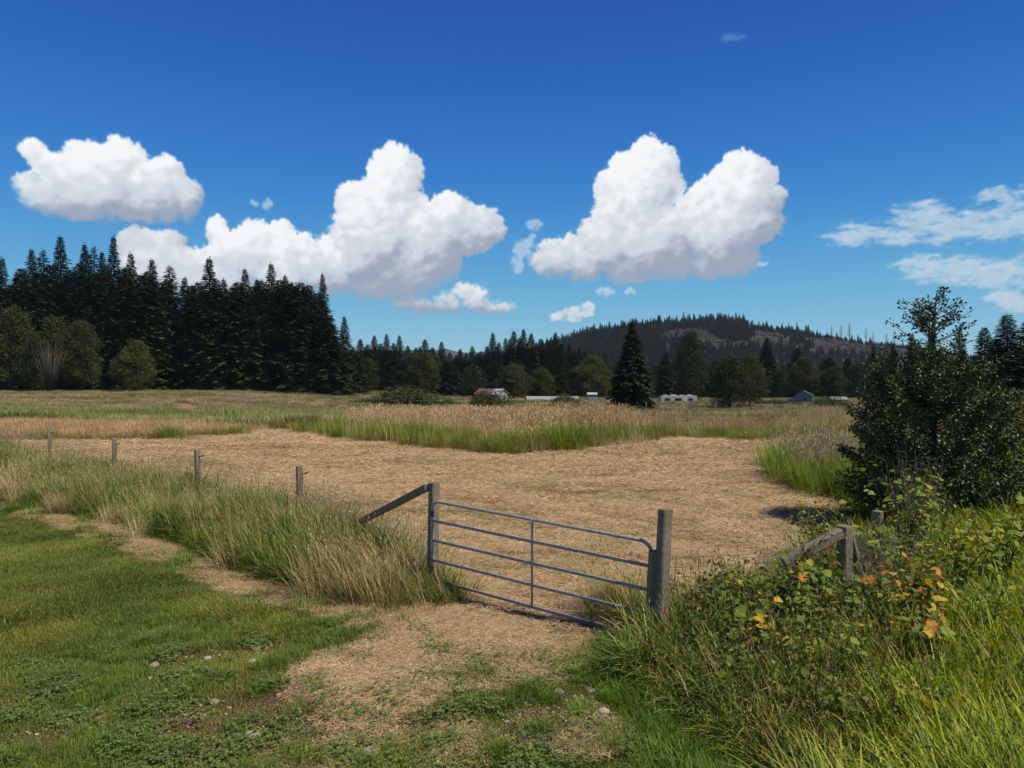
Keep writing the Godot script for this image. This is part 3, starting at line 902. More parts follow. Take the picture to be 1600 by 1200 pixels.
# a broadleaf one unit of scale = 10 m tall, crown about 8 m wide
func broadleaf(seed_: int, lobes: int, leaves: int, size: float, pal: Array, low: float, wide: float) -> Array:
	rng.seed = seed_
	var trunk := Shape.new()
	var path := PackedVector3Array()
	for k in 5: path.append(Vector3(rf(-0.12, 0.12), 1.5 * k - 0.2, rf(-0.12, 0.12)))
	trunk.tube(path, 0.22, 0.08, 7, Color(0.11, 0.095, 0.08))
	var s := Shape.new()
	for l in lobes:
		var y := low + (9.2 - low) * pow((l + rng.randf()) / lobes, 0.9)
		var t := (y - low) / (9.4 - low)
		var ring := wide * sqrt(maxf(0.02, 1.0 - pow(absf(t * 1.9 - 0.75), 2.2) * 0.62)) * (1.0 if t < 0.6 else 1.0 - 0.75 * (t - 0.6) / 0.4)
		var yaw := l * 2.4 + rf(-0.5, 0.5)
		var c := Vector3(cos(yaw) * ring * rf(0.35, 0.8), y, sin(yaw) * ring * rf(0.35, 0.8))
		var r := rf(0.85, 1.5) * wide / 3.6
		var limb := PackedVector3Array([Vector3(0, minf(y * 0.55, 4.5), 0), Vector3(c.x * 0.5, lerpf(minf(y * 0.55, 4.5), c.y, 0.6), c.z * 0.5), c])
		trunk.tube(limb, 0.07, 0.02, 4, Color(0.11, 0.095, 0.08))
		var tone := rf(0.8, 1.2)
		for k in leaves:
			var dir := Vector3(rng.randfn(0, 1), rng.randfn(0, 1), rng.randfn(0, 1)).normalized()
			var p := c + dir * r * pow(rng.randf(), 0.38) * Vector3(1, 0.75, 1)
			if rng.randf() < 0.08: p = c + dir * r * rf(1.0, 1.3)
			var a := Vector3(rng.randfn(0, 1), rng.randfn(0, 0.7), rng.randfn(0, 1)).normalized() * size * rf(0.6, 1.2)
			var b := a.cross(Vector3(rng.randfn(0, 1), rng.randfn(0, 1), rng.randfn(0, 1))).normalized() * a.length() * 0.55
			s.quad(p - a, p + b, p + a, p - b, vary(pick(pal), 0.22) * tone)
	return [trunk.done(true), s.done()]

func mound(seed_: int, leaves: int, size: float, pal: Array) -> Array:
	rng.seed = seed_
	var s := Shape.new()
	var canes := Shape.new()
	for k in leaves:
		var th := rf(0, TAU)
		var up := rng.randf()
		var r := sqrt(1.0 - up * up) * (1.0 + 0.22 * sin(th * 3 + seed_) + 0.12 * sin(th * 7))
		var f := pow(rng.randf(), 0.3)
		var p := Vector3(cos(th) * r * f, up * f * (1.0 + 0.2 * sin(th * 2 + 1.3)) + 0.02, sin(th) * r * f)
		var a := Vector3(rng.randfn(0, 1), rng.randfn(0, 0.6), rng.randfn(0, 1)).normalized() * size * rf(0.6, 1.2)
		var b := a.cross(Vector3(rng.randfn(0, 1), rng.randfn(0, 1), rng.randfn(0, 1))).normalized() * a.length() * 0.6
		s.quad(p - a, p + b, p + a, p - b, vary(pick(pal), 0.25))
	for k in 14:
		var th := rf(0, TAU)
		canes.tube(PackedVector3Array([Vector3(cos(th) * 0.3, -0.05, sin(th) * 0.3), Vector3(cos(th) * 0.6, rf(0.5, 0.85), sin(th) * 0.6), Vector3(cos(th) * 1.0, rf(0.1, 0.5), sin(th) * 1.0)]), 0.012, 0.004, 3, Color(0.10, 0.06, 0.045))
	return [canes.done(true), s.done()]

var tree_meshes := {}

func plant_tree(kind: String, called: String, x: float, d: float, h: float, w: float, label: String, category: String, group := "", sink := 0.0) -> Node3D:
	var pair: Array = tree_meshes[kind]
	var unit := 30.0 if kind.begins_with("fir") or kind.begins_with("cedar") or kind.begins_with("spruce") or kind.begins_with("snag") else 10.0
	if kind.begins_with("mound"): unit = 1.0
	var o := thing(called, at(x, d, -sink), label, category, group)
	o.rotation.y = rf(0, TAU)
	var base_w: float = pair[2]
	o.scale = Vector3(w / base_w, h / unit, w / base_w)
	part("stems" if unit == 1.0 else "trunk", pair[0], M.bark, o)
	part("foliage" if unit == 1.0 else "crown", pair[1], M.needle if unit == 30.0 else M.leaf, o)
	return o

func px(x: float, d: float) -> float:
	return (x - 800.0) / 1110.0 * d

func trees() -> void:
	var fir_pal := [Color(0.034, 0.052, 0.020), Color(0.044, 0.064, 0.022), Color(0.029, 0.043, 0.019)]
	var cedar_pal := [Color(0.042, 0.064, 0.020), Color(0.052, 0.076, 0.022), Color(0.034, 0.050, 0.018)]
	tree_meshes["fir_a"] = conifer(101, 4.6, 0.10, 480, 0.95, 0.30, 1.0, fir_pal) + [9.2]
	tree_meshes["fir_b"] = conifer(102, 4.2, 0.14, 420, 1.0, 0.42, 1.05, fir_pal) + [8.4]
	tree_meshes["fir_c"] = conifer(103, 4.8, 0.06, 520, 0.88, 0.25, 1.0, fir_pal) + [9.6]
	tree_meshes["fir_d"] = conifer(104, 3.6, 0.22, 290, 0.8, 0.35, 1.0, fir_pal) + [7.2]
	tree_meshes["cedar_a"] = conifer(105, 5.2, 0.0, 620, 0.6, 0.45, 1.1, cedar_pal) + [10.4]
	tree_meshes["cedar_b"] = conifer(106, 5.0, 0.02, 580, 0.66, 0.5, 1.1, cedar_pal) + [10.0]
	tree_meshes["spruce"] = conifer(107, 8.6, 0.03, 760, 0.95, 0.22, 1.25, fir_pal) + [17.2]
	tree_meshes["snag"] = conifer(108, 2.4, 0.45, 46, 0.5, 0.3, 1.3, fir_pal) + [4.8]
	var ol := [Color(0.058, 0.070, 0.018), Color(0.070, 0.080, 0.020), Color(0.046, 0.058, 0.017)]
	var ye := [Color(0.085, 0.092, 0.019), Color(0.10, 0.104, 0.02), Color(0.065, 0.076, 0.019)]
	var dk := [Color(0.036, 0.046, 0.019), Color(0.044, 0.053, 0.02), Color(0.03, 0.038, 0.018)]
	tree_meshes["olive"] = broadleaf(201, 30, 400, 0.135, ol, 1.2, 3.6) + [8.4]
	tree_meshes["olive_b"] = broadleaf(202, 26, 420, 0.135, ol, 0.8, 3.8) + [8.6]
	tree_meshes["yellow"] = broadleaf(203, 28, 400, 0.135, ye, 0.7, 3.6) + [8.4]
	tree_meshes["dark"] = broadleaf(204, 30, 400, 0.135, dk, 0.6, 3.8) + [8.8]
	tree_meshes["mound"] = mound(205, 3400, 0.05, [Color(0.05, 0.075, 0.022), Color(0.065, 0.085, 0.026), Color(0.08, 0.08, 0.03)]) + [2.0]
	tree_meshes["mound_y"] = mound(206, 3400, 0.05, [Color(0.13, 0.14, 0.03), Color(0.16, 0.15, 0.035), Color(0.09, 0.11, 0.03), Color(0.15, 0.09, 0.04)]) + [2.0]
	rng.seed = 77
	# the dark wood: skyline firs
	var sky_line := [[4, 402, "fir_b"], [28, 425, "fir_c"], [50, 388, "fir_a"], [68, 390, "fir_d"], [95, 367, "fir_c"], [133, 380, "fir_b"], [147, 385, "fir_d"], [160, 392, "fir_a"], [178, 368, "fir_b"], [205, 394, "fir_c"], [238, 404, "fir_a"], [266, 415, "fir_d"], [289, 432, "fir_a"], [327, 402, "fir_b"], [350, 435, "fir_a"], [383, 418, "fir_c"], [402, 434, "fir_b"], [424, 409, "fir_c"], [446, 428, "fir_a"]]
	for e in sky_line:
		var d := rf(198, 212)
		var h: float = (592.0 - e[1]) / 1110.0 * d + 3.3
		plant_tree(e[2], "fir_tree", px(e[0], d), d, h, rf(12.0, 16.0), {"fir_a": "tall dark fir with an even spire on the skyline of the dense wood", "fir_b": "tall dark fir with drooping boughs on the skyline of the dense wood", "fir_c": "tall broad dark fir on the skyline of the dense wood", "fir_d": "slim open-topped fir on the skyline of the dense wood"}[e[2]], "fir tree", "firs of the dark wood beyond the field")
	for e in [[-20, 430], [15, 445], [60, 425], [112, 420], [150, 425], [190, 420], [222, 428], [250, 440], [300, 445], [318, 452], [365, 448], [395, 445], [415, 448], [452, 438], [468, 436], [483, 440], [497, 452], [512, 486], [345, 455], [435, 446], [35, 418], [80, 412], [125, 410], [165, 414], [198, 416], [232, 424], [262, 436], [310, 440], [338, 436], [372, 440], [408, 436], [438, 434], [462, 444], [478, 448], [40, 470], [240, 480], [300, 490], [400, 480], [460, 490]]:
		var d := rf(186, 197)
		var h: float = (592.0 - e[1]) / 1110.0 * d + 3.3
		var kind := "cedar_a" if rng.randf() < 0.5 else "cedar_b"
		plant_tree(kind, "cedar_tree", px(e[0], d), d, h, rf(13.0, 18.0), "dense dark cedar with boughs to the ground in the dark wood" if kind == "cedar_a" else "dark cedar with drooping ragged boughs in the dark wood", "cedar tree", "cedars of the dark wood beyond the field")
	for k in 28:
		var e := -40.0 + 20.0 * k + rf(-8, 8)
		var d := rf(222, 240)
		plant_tree("fir_a" if k % 2 else "fir_c", "fir_tree", px(e, d), d, (592 - rf(428, 450) + 40.0 * ss(430, 520, e)) / 1110.0 * d, rf(11, 14), "dark fir deep inside the dense wood", "fir tree", "firs of the dark wood beyond the field")
	for e in [[505, 500, 14], [522, 520, 10], [538, 489, 9.5], [556, 545, 9]]:
		var d := rf(205, 215)
		plant_tree("cedar_b" if e[0] != 538 else "fir_c", "edge_cedar", px(e[0], d), d, (592.0 - e[1]) / 1110.0 * d + 3.5, e[2], {505: "broad cedar closing the end of the dark wood", 522: "low dark cedar beside the lone pointed fir", 538: "lone pointed fir standing past the end of the dark wood", 556: "short dark cedar between the wood and the far trees"}[e[0]], "conifer")
	# broadleaf trees at the foot of the wood
	for e in [[20, 478, 110, "olive"], [85, 492, 90, "olive_b"], [128, 497, 80, "olive"], [58, 520, 70, "dark"]]:
		var d := rf(172, 180)
		plant_tree(e[3], "broadleaf_tree", px(e[0], d), d, (592.0 - e[1]) / 1110.0 * d + 3.3, e[2] / 1110.0 * d, "olive green broadleaf tree at the foot of the dark wood" if e[3] != "dark" else "small dark broadleaf tree under the olive trees of the wood", "broadleaf tree", "broadleaf trees before the dark wood" if e[3] != "dark" else "")
	plant_tree("yellow", "alder_tree", px(212, 168), 168, (592.0 - 528) / 1110.0 * 168 + 3.3, 78.0 / 1110 * 168, "low yellowish green tree alone before the dark wood", "broadleaf tree", "")
	# the middle distance
	for e in [[545, 560], [563, 540], [585, 533], [604, 530], [624, 531], [650, 548], [664, 534], [690, 536], [703, 552], [719, 546], [738, 541], [752, 548], [770, 519], [790, 527], [803, 516], [818, 513], [830, 520], [845, 528], [868, 518], [889, 536], [905, 543], [925, 548], [945, 552], [552, 552], [574, 548], [595, 545], [615, 543], [637, 546], [656, 546], [676, 546], [713, 556], [728, 552], [746, 552], [761, 540], [780, 534], [797, 528], [812, 526], [838, 534], [857, 530], [878, 534], [897, 545], [915, 548], [935, 550]]:
		var d := rf(285, 300)
		var kind: String = ["fir_a", "fir_b", "fir_c"][rng.randi() % 3]
		plant_tree(kind, "far_fir", px(e[0], d), d, (592.0 - e[1]) / 1110.0 * d + 6.5, rf(11, 15), {"fir_a": "dark fir with an even spire in the tree line behind the old shed", "fir_b": "dark fir with drooping boughs in the tree line behind the old shed", "fir_c": "dark broad fir in the tree line behind the old shed"}[kind], "fir tree", "firs of the far tree line")
	for k in 26:
		var e := 540.0 + 33.0 * k + rf(-9, 9)
		var d := rf(268, 284)
		plant_tree("cedar_a" if k % 3 else "dark", "far_cedar", px(e, d), d, (592 - rf(552, 572)) / 1110.0 * d + 6.5, rf(12, 18), "low dark tree filling the far tree line" if k % 3 == 0 else "low dark cedar filling the far tree line", "tree", "low trees of the far tree line")
	for e in [[572, 566, 62, "dark", "small dark round tree at the start of the far tree line"], [663, 553, 72, "olive", "olive broadleaf tree behind the long bramble mound"], [742, 577, 52, "dark", "small dark tree left of the old shed's roof in the far line"], [803, 568, 80, "olive_b", "olive broadleaf tree directly behind the old shed"], [848, 576, 56, "olive", "smaller olive broadleaf tree above the long low roof"], [926, 552, 74, "yellow", "yellowish round tree beside the big spruce"], [1258, 556, 70, "olive", "olive tree behind the pale gabled shed"], [1300, 572, 60, "dark", "dark round tree behind the bramble near the utility pole"], [1222, 575, 50, "dark", "dark small tree left of the pale gabled shed"], [1340, 565, 60, "dark", "dark tree beside the utility pole"]]:
		var d := rf(228, 240)
		plant_tree(e[3], "meadow_tree", px(e[0], d), d, (592.0 - e[1]) / 1110.0 * d + 6.6, e[2] / 1110.0 * d, e[4], "broadleaf tree", "")
	plant_tree("spruce", "spruce_tree", px(988, 135), 135, (592.0 - 501) / 1110 * 135 + 5.9, 88.0 / 1110 * 135, "big dark spruce with boughs to the ground alone in the meadow", "spruce tree", "")
	plant_tree("dark", "poplar_tree", px(1080, 205), 205, (592.0 - 512) / 1110 * 205 + 6.2, 74.0 / 1110 * 205, "tall dark green broadleaf tree standing before the clear-cut hill", "broadleaf tree", "")
	plant_tree("dark", "spreading_tree", px(1140, 141), 141, (592.0 - 552) / 1110 * 141 + 5.9, 96.0 / 1110 * 141, "wide low spreading dark green tree behind the meadow posts", "tree", "")
	plant_tree("olive", "meadow_tree", px(1172, 150), 150, (592.0 - 552) / 1110 * 150 + 5.9, 72.0 / 1110 * 150, "olive broadleaf tree leaning out behind the wide spreading tree", "broadleaf tree", "")
	for e in [[1198, 524, 62, "spruce"], [1246, 540, 46, "cedar_b"], [1040, 548, 44, "cedar_b"], [1120, 560, 50, "cedar_a"], [1325, 556, 50, "spruce"], [1365, 540, 44, "fir_c"], [1395, 535, 46, "fir_a"], [1425, 520, 46, "fir_c"], [1455, 512, 50, "fir_a"], [1500, 508, 46, "fir_b"], [1622, 500, 60, "fir_c"]]:
		var d := rf(244, 260) if e[0] < 1400 else rf(128, 140)
		plant_tree(e[3], "dark_conifer", px(e[0], d), d, (592.0 - e[1]) / 1110.0 * d + 6.0, e[2] / 1110.0 * d, {1198: "dark wide conifer in front of the clear-cut slope", 1246: "dark narrow conifer behind the olive tree and gabled shed", 1040: "dark cedar right behind the big spruce", 1120: "dark cedar low behind the white trailer", 1325: "dark wide conifer left of the utility pole"}.get(int(e[0]), "dark conifer partly hidden behind the holly"), "conifer", "" if e[0] < 1350 else "conifers behind the holly")
	for e in [[1538, 502, 64, "cedar_b"], [1573, 482, 84, "cedar_a"], [1606, 490, 78, "cedar_b"], [1555, 520, 70, "cedar_a"]]:
		plant_tree(e[3], "fir_tree", px(e[0], 112), 112, (592.0 - e[1]) / 1110.0 * 112 + 5.0, e[2] / 1110.0 * 112, "near black dense conifer standing past the holly", "conifer", "conifers past the holly")
	# bramble mounds
	for e in [[575, 624, 60, 14, 150, "low bramble mound trailing from the long bramble mound"], [632, 606, 120, 26, 152, "long dark bramble mound in the meadow"], [764, 611, 70, 20, 150, "round dark bramble mound in front of the old shed"], [882, 617, 60, 18, 150, "small bramble mound before the long low roof"], [1295, 621, 62, 22, 150, "rounded green bramble mound beside the pale gabled shed"], [1210, 628, 70, 14, 165, "low bramble bank behind the meadow posts"], [700, 626, 40, 9, 160, "little bramble clump between the two dark mounds"]]:
		var d: float = e[4]
		var y := gh(px(e[0], d), d)
		var h: float = 3.3 - (e[1] - 592.0) / 1110.0 * d - y
		plant_tree("mound", "bramble_bush", px(e[0], d), d, maxf(h, 1.2), e[2] / 1110.0 * d, e[5], "bramble", "")
	for e in [[1585, 640, 20, 4.2, 2.1], [1545, 655, 24, 4.0, 1.7], [1610, 650, 30, 5.5, 2.0], [1575, 668, 22, 3.2, 1.4], [1520, 650, 36, 6.0, 2.0]]:
		var d: float = e[2] + 8
		plant_tree("mound_y", "scrub_bush", px(e[0], d), d, e[4], e[3], "yellowing scrub bush on the bank past the holly", "bush", "yellowing scrub past the holly", 0.1)
	# dead grey alder twigs before the wood
	var bare := Shape.new()
	for k in 60:
		var th := rf(0, TAU)
		var r := rf(1.0, 4.2)
		bare.tube(PackedVector3Array([Vector3(cos(th) * 0.3, -0.3, sin(th) * 0.3), Vector3(cos(th) * r * 0.5, rf(4, 7), sin(th) * r * 0.5), Vector3(cos(th) * r, rf(8, 12.5), sin(th) * r)]), 0.07, 0.015, 3, Color(0.12, 0.11, 0.10))
	var bt := thing("bare_tree", at(px(78, 166), 166), "grey leafless twiggy tree before the olive trees of the wood", "bare tree")
	part("branches", bare.done(true), M.bark, bt)
# ---------------------------------------------------------------- hill, ridge, and the small buildings across the meadow
func hill_y(x: float, d: float) -> float:
	var prof := [[-500, -8.0], [-260, -2.0], [-60, 16.0], [20, 36.0], [82, 58.0], [150, 76.0], [280, 92.0], [370, 96.0], [450, 88.0], [520, 78.0], [610, 62.0], [700, 52.0], [800, 34.0], [950, 12.0], [1150, -8.0]]
	var top := -8.0
	for k in prof.size() - 1:
		if x >= prof[k][0] and x < prof[k + 1][0]:
			top = lerpf(prof[k][1], prof[k + 1][1], ss(0, 1, (x - prof[k][0]) / (prof[k + 1][0] - prof[k][0])))
	var f := ss(820, 1260, d) * (1.0 - ss(1330, 1900, d))
	return -6 + (top + 6) * f + nz.get_noise_2d(x * 0.02, d * 0.02) * 5.0 * f + nz.get_noise_2d(x * 0.11, d * 0.11) * 1.6 * f

func cleared(x: float, d: float) -> bool:
	var p := Vector2((x - 395.0) / 165.0, (d - 1130.0) / 95.0)
	var wob := 0.25 * nz.get_noise_2d(x * 0.02, d * 0.02)
	if Vector2((x - 350) / 34, (d - 1150.0) / 70).length() < 1.0: return false
	if absf(x - 445 - 0.1 * (d - 1100)) < 16 and d > 1010: return false
	return p.length() + wob < 1.0

func far_land() -> void:
	var s := Shape.new()
	var nx := 110
	var nd := 60
	for j in nd + 1:
		for i in nx + 1:
			var x := -520.0 + 1700.0 * i / nx
			var d := 800.0 + 1120.0 * j / nd
			s.v.append(Vector3(x, hill_y(x, d), -d))
			var n := nz.get_noise_2d(x * 0.08, d * 0.08)
			s.c.append(lc(0.034, 0.024, 0.0195) * (1.0 + 0.8 * n) if cleared(x, d) else lc(0.024, 0.032, 0.018))
	for j in nd:
		for i in nx:
			var a := j * (nx + 1) + i
			s.ix.append_array(PackedInt32Array([a, a + nx + 1, a + 1, a + 1, a + nx + 1, a + nx + 2]))
	var hill := single("hill", s.done(true), M.paint)
	tag(hill, "", "", "", "structure")
	var r := Shape.new()
	for j in 14:
		for i in 121:
			var x := -3600.0 + 60.0 * i
			var t := j / 13.0
			var top := 205.0 + 40.0 * nz.get_noise_2d(x * 0.006, 5) + 12.0 * nz.get_noise_2d(x * 0.05, 9)
			if x > -250: top -= 0.05 * (x + 250)
			if x < -1500: top += 30
			r.v.append(Vector3(x, top * sin(t * PI * 0.5) - 8 + nz.get_noise_2d(x * 0.04, t * 40) * 8, -(3900.0 + 700.0 * t)))
			r.c.append(lc(0.032, 0.04, 0.03))
	for j in 13:
		for i in 120:
			var a := j * 121 + i
			r.ix.append_array(PackedInt32Array([a, a + 121, a + 1, a + 1, a + 121, a + 122]))
	tag(single("hills", r.done(true), M.paint), "", "", "", "structure")
	# woods on the hill
	var o: Array = []
	var t: Array = []
	rng.seed = 300
	var tries := 0
	while o.size() < 9000 and tries < 60000:
		tries += 1
		var x := rf(-420, 1050)
		var d := rf(840, 1345)
		if cleared(x, d): continue
		var y := hill_y(x, d)
		if y < -2: continue
		var young := x > 420 and d < 1280 or d < 1180 and x < 60
		var h := rf(8, 15) if young else (rf(9, 18) if rng.randf() < 0.8 else rf(18, 27))
		if x > 520 and d < 1300: h *= 0.55
		o.append(Transform3D(Basis(Vector3.UP, rf(0, TAU)).scaled(Vector3(h / 20.0, h / 30.0, h / 20.0)), Vector3(x, y - 0.5, -d)))
		var c := grey(0.25)
		if young and x < 60: c = c * Color(1.7, 1.7, 1.3)
		t.append(c)
	stuff("hill_wood", "dark conifer forest covering the logged hill", "forest", [tree_meshes["fir_a"][1], tree_meshes["fir_c"][1]], M.needle, o, t)
	o = []
	t = []
	tries = 0
	while o.size() < 3200 and tries < 24000:
		tries += 1
		var x := rf(190, 700)
		var d := rf(960, 1280)
		if not cleared(x, d): continue
		var k := rf(0.5, 1.15)
		o.append(Transform3D(Basis(Vector3.UP, rf(0, TAU)).scaled(Vector3(k, k * 0.9, k)), Vector3(x, hill_y(x, d) - 0.1, -d)))
		t.append(Color(0.38, 0.26, 0.30) * rf(0.5, 0.9) if rng.randf() < 0.5 else Color(0.4, 0.45, 0.45))
	stuff("clearing_brush", "brush and slash scattered over the brown clear-cut slope", "brush", [tree_meshes["mound"][1]], M.needle, o, t)
	# single trees that stand out on the ridge
	for e in [[905, 517, 18], [935, 512, 20], [962, 510, 18], [1000, 500, 20], [1032, 506, 18], [1038, 495, 22], [1068, 486, 26], [1108, 490, 20], [1122, 487, 24], [1165, 500, 22], [1173, 499, 24], [1222, 502, 24], [1232, 504, 20], [1245, 502, 24], [1259, 506, 26], [1270, 514, 18], [1299, 507, 24], [1314, 506, 30], [1327, 503, 32], [1353, 511, 36], [1364, 518, 30], [1385, 519, 34], [1397, 517, 38], [1340, 524, 14]]:
		var d := rf(1275, 1300)
		var x := px(e[0], d)
		var h: float = minf(e[2] / 1110.0 * d * 0.85, 40.0)
		var top: float = 3.3 + (592.0 - e[1]) / 1110.0 * d
		var y := hill_y(x, d)
		h = clampf(top - y, 12, 46)
		var bare: bool = e[0] > 1290
		var kind: String = "snag" if bare else ["fir_a", "fir_b", "fir_d"][rng.randi() % 3]
		var pair: Array = tree_meshes[kind]
		var tr := thing("ridge_tree", Vector3(x, y - 0.6, -d), "thin high-crowned fir left standing on the thinned end of the ridge" if bare else "fir standing out on the crest of the logged hill", "fir tree", "thin firs on the thinned end of the ridge" if bare else "firs on the crest of the hill")
		var wide := h * (0.22 if bare else 0.30)
		tr.scale = Vector3(wide / pair[2], h / 30.0, wide / pair[2])
		part("trunk", pair[0], M.bark, tr)
		part("crown", pair[1], M.needle, tr)

func panel(s: Shape, a: Vector3, b: Vector3, c: Vector3, d: Vector3, thick: Vector3, col: Color) -> void:
	s.quad(a, b, c, d, col)
	s.quad(d + thick, c + thick, b + thick, a + thick, col)
	s.quad(a, a + thick, b + thick, b, col)
	s.quad(b, b + thick, c + thick, c, col)
	s.quad(c, c + thick, d + thick, d, col)
	s.quad(d, d + thick, a + thick, a, col)

# a gabled hut: length along x, gables to left and right
func hut(o: Node3D, ln: float, wd: float, wall: float, rise: float, wall_col: Color, roofs: Array, eave := 0.25) -> void:
	var w := Shape.new()
	w.box(Vector3(-ln / 2, -0.4, -wd / 2), Vector3(ln / 2, wall, wd / 2), wall_col)
	for sx in [-1, 1]:
		var x: float = sx * ln / 2 * 0.999
		w.tri(Vector3(x, wall, -wd / 2), Vector3(x, wall + rise, 0), Vector3(x, wall, wd / 2), wall_col)
	part("wall", w.done(), M.paint, o)
	# roof in lengths of sheet, each its own colour
	var n := roofs.size()
	for k in n:
		var x0 := -ln / 2 - eave + (ln + 2 * eave) * k / n
		var x1 := -ln / 2 - eave + (ln + 2 * eave) * (k + 1) / n - 0.01
		var s := Shape.new()
		for sz in [-1, 1]:
			var z: float = sz * (wd / 2 + eave)
			var y := wall - rise * eave / (wd / 2) + 0.03
			panel(s, Vector3(x0, y, z), Vector3(x1, y, z), Vector3(x1, wall + rise + 0.03, sz * 0.01), Vector3(x0, wall + rise + 0.03, sz * 0.01), Vector3(0, 0.07, 0), roofs[k])
		part("roof_sheet", s.done(), M.paint, o)

func buildings() -> void:
	rng.seed = 400
	var d := 190.0
	var o := thing("old_shed", at(px(768, d), d, -0.2), "old white shed with a rusty red and pale sheet metal roof behind brambles", "shed")
	o.rotation.y = -0.62
	hut(o, 7.6, 4.4, 2.5, 1.25, lc(0.34, 0.37, 0.40), [lc(0.14, 0.078, 0.066), lc(0.155, 0.085, 0.07), lc(0.125, 0.075, 0.065), lc(0.15, 0.085, 0.072), lc(0.30, 0.32, 0.345), lc(0.33, 0.345, 0.37)], 0.35)
	var w := Shape.new()
	w.box(Vector3(3.79, 0.9, -1.1), Vector3(3.84, 1.7, -0.2), lc(0.02, 0.022, 0.025))
	part("window", w.done(), M.glass, o)
	w = Shape.new()
	w.box(Vector3(-1.2, 1.1, 2.19), Vector3(-0.4, 1.8, 2.24), lc(0.02, 0.022, 0.025))
	part("window", w.done(), M.glass, o)
	# long low greenhouse roof
	d = 205.0
	o = thing("greenhouse", at(px(862, d), d, -1.0), "long low pale grey roof showing above the meadow grass", "greenhouse")
	var g := Shape.new()
	var arc := []
	for k in 9: arc.append(Vector2(cos(PI * k / 8) * 2.4, 1.0 + sin(PI * k / 8) * 1.35))
	for k in 8:
		g.quad(Vector3(-7.5, arc[k].y, arc[k].x), Vector3(-7.5, arc[k + 1].y, arc[k + 1].x), Vector3(7.5, arc[k + 1].y, arc[k + 1].x), Vector3(7.5, arc[k].y, arc[k].x), lc(0.24, 0.25, 0.255))
	for sx in [-7.5, 7.5]:
		for k in range(1, 8): g.tri(Vector3(sx, arc[0].y, arc[0].x), Vector3(sx, arc[k].y, arc[k].x), Vector3(sx, arc[k + 1].y, arc[k + 1].x), lc(0.2, 0.21, 0.22))
	part("cover", g.done(), M.paint, o)
	w = Shape.new()
	w.box(Vector3(-7.4, -0.3, -2.35), Vector3(7.4, 1.0, 2.35), lc(0.30, 0.30, 0.29))
	part("wall", w.done(), M.paint, o)
	o.rotation.y = 0.08
	# small pale utility shed
	d = 200.0
	o = thing("utility_shed", at(px(925, d), d, -0.2), "small pale grey shed beside the big spruce", "shed")
	hut(o, 2.6, 2.6, 2.1, 0.5, lc(0.24, 0.26, 0.27), [lc(0.34, 0.36, 0.375), lc(0.32, 0.34, 0.35)], 0.15)
	# camper trailer
	d = 185.0
	o = thing("camper_trailer", at(px(1060, d), d, -1.2), "white camper trailer with roof vents between spruce and cedar", "trailer")
	var b := Shape.new()
	b.box(Vector3(-4.6, 0.75, -1.2), Vector3(4.6, 3.05, 1.2), lc(0.36, 0.37, 0.375))
	b.box(Vector3(-4.9, 1.1, -1.15), Vector3(-4.6, 2.8, 1.15), lc(0.34, 0.35, 0.355))
	part("body", b.done(), M.paint, o)
	for v in [[-3.4, 0.5], [-1.3, 0.8], [0.9, 0.5], [3.0, 0.7]]:
		b = Shape.new()
		b.box(Vector3(v[0] - v[1], 3.05, -0.5), Vector3(v[0] + v[1] * 0.8, 3.12 + 0.22 * v[1], 0.4), lc(0.46, 0.47, 0.475))
		part("roof_vent", b.done(), M.paint, o)
	for v in [[-3.2, 0.7], [-0.4, 0.9], [2.9, 0.6]]:
		b = Shape.new()
		b.box(Vector3(v[0] - v[1], 1.75, 1.19), Vector3(v[0] + v[1], 2.4, 1.23), lc(0.025, 0.027, 0.03))
		part("window", b.done(), M.glass, o)
	b = Shape.new()
	b.box(Vector3(1.1, 0.85, 1.19), Vector3(1.8, 2.7, 1.225), lc(0.52, 0.53, 0.54))
	part("door", b.done(), M.paint, o)
	for x in [-0.9, 0.2]:
		for z in [-1.1, 1.1]:
			b = Shape.new()
			b.tube(PackedVector3Array([Vector3(x, 0.36, z - 0.1), Vector3(x, 0.36, z + 0.1)]), 0.36, 0.36, 14, lc(0.02, 0.02, 0.02))
			part("wheel", b.done(), M.paint, o)
	b = Shape.new()
	b.box(Vector3(4.6, 0.6, -0.06), Vector3(6.0, 0.72, 0.06), lc(0.04, 0.04, 0.04))
	part("tow_bar", b.done(), M.iron, o)
	o.rotation.y = 0.05
	# pale gabled shed
	d = 178.0
	o = thing("gabled_shed", at(px(1256, d), d, -0.5), "pale grey-green gabled shed with a narrow dark door under the trees", "shed")
	o.rotation.y = 1.15
	hut(o, 5.0, 4.2, 2.5, 1.2, lc(0.20, 0.22, 0.21), [lc(0.13, 0.135, 0.135), lc(0.12, 0.125, 0.125)], 0.2)
	w = Shape.new()
	w.box(Vector3(-2.55, -0.2, 0.1), Vector3(-2.5, 1.9, 0.5), lc(0.03, 0.032, 0.035))
	part("door", w.done(), M.paint, o)
	o = thing("white_shed", at(px(1309, 182), 182, -1.0), "low white shed half hidden by the rounded bramble", "shed")
	hut(o, 4.0, 3.0, 1.9, 0.6, lc(0.30, 0.31, 0.31), [lc(0.22, 0.23, 0.235), lc(0.2, 0.21, 0.215)], 0.15)
	# parked car by the gabled shed
	o = thing("parked_car", at(px(1238, 172), 172, 0.0), "dark car parked beside the pale gabled shed", "car")
	b = Shape.new()
	var side := [Vector2(-2.2, 0.35), Vector2(-2.25, 0.8), Vector2(-1.5, 0.95), Vector2(-0.8, 1.42), Vector2(0.8, 1.45), Vector2(1.6, 1.0), Vector2(2.2, 0.9), Vector2(2.2, 0.35)]
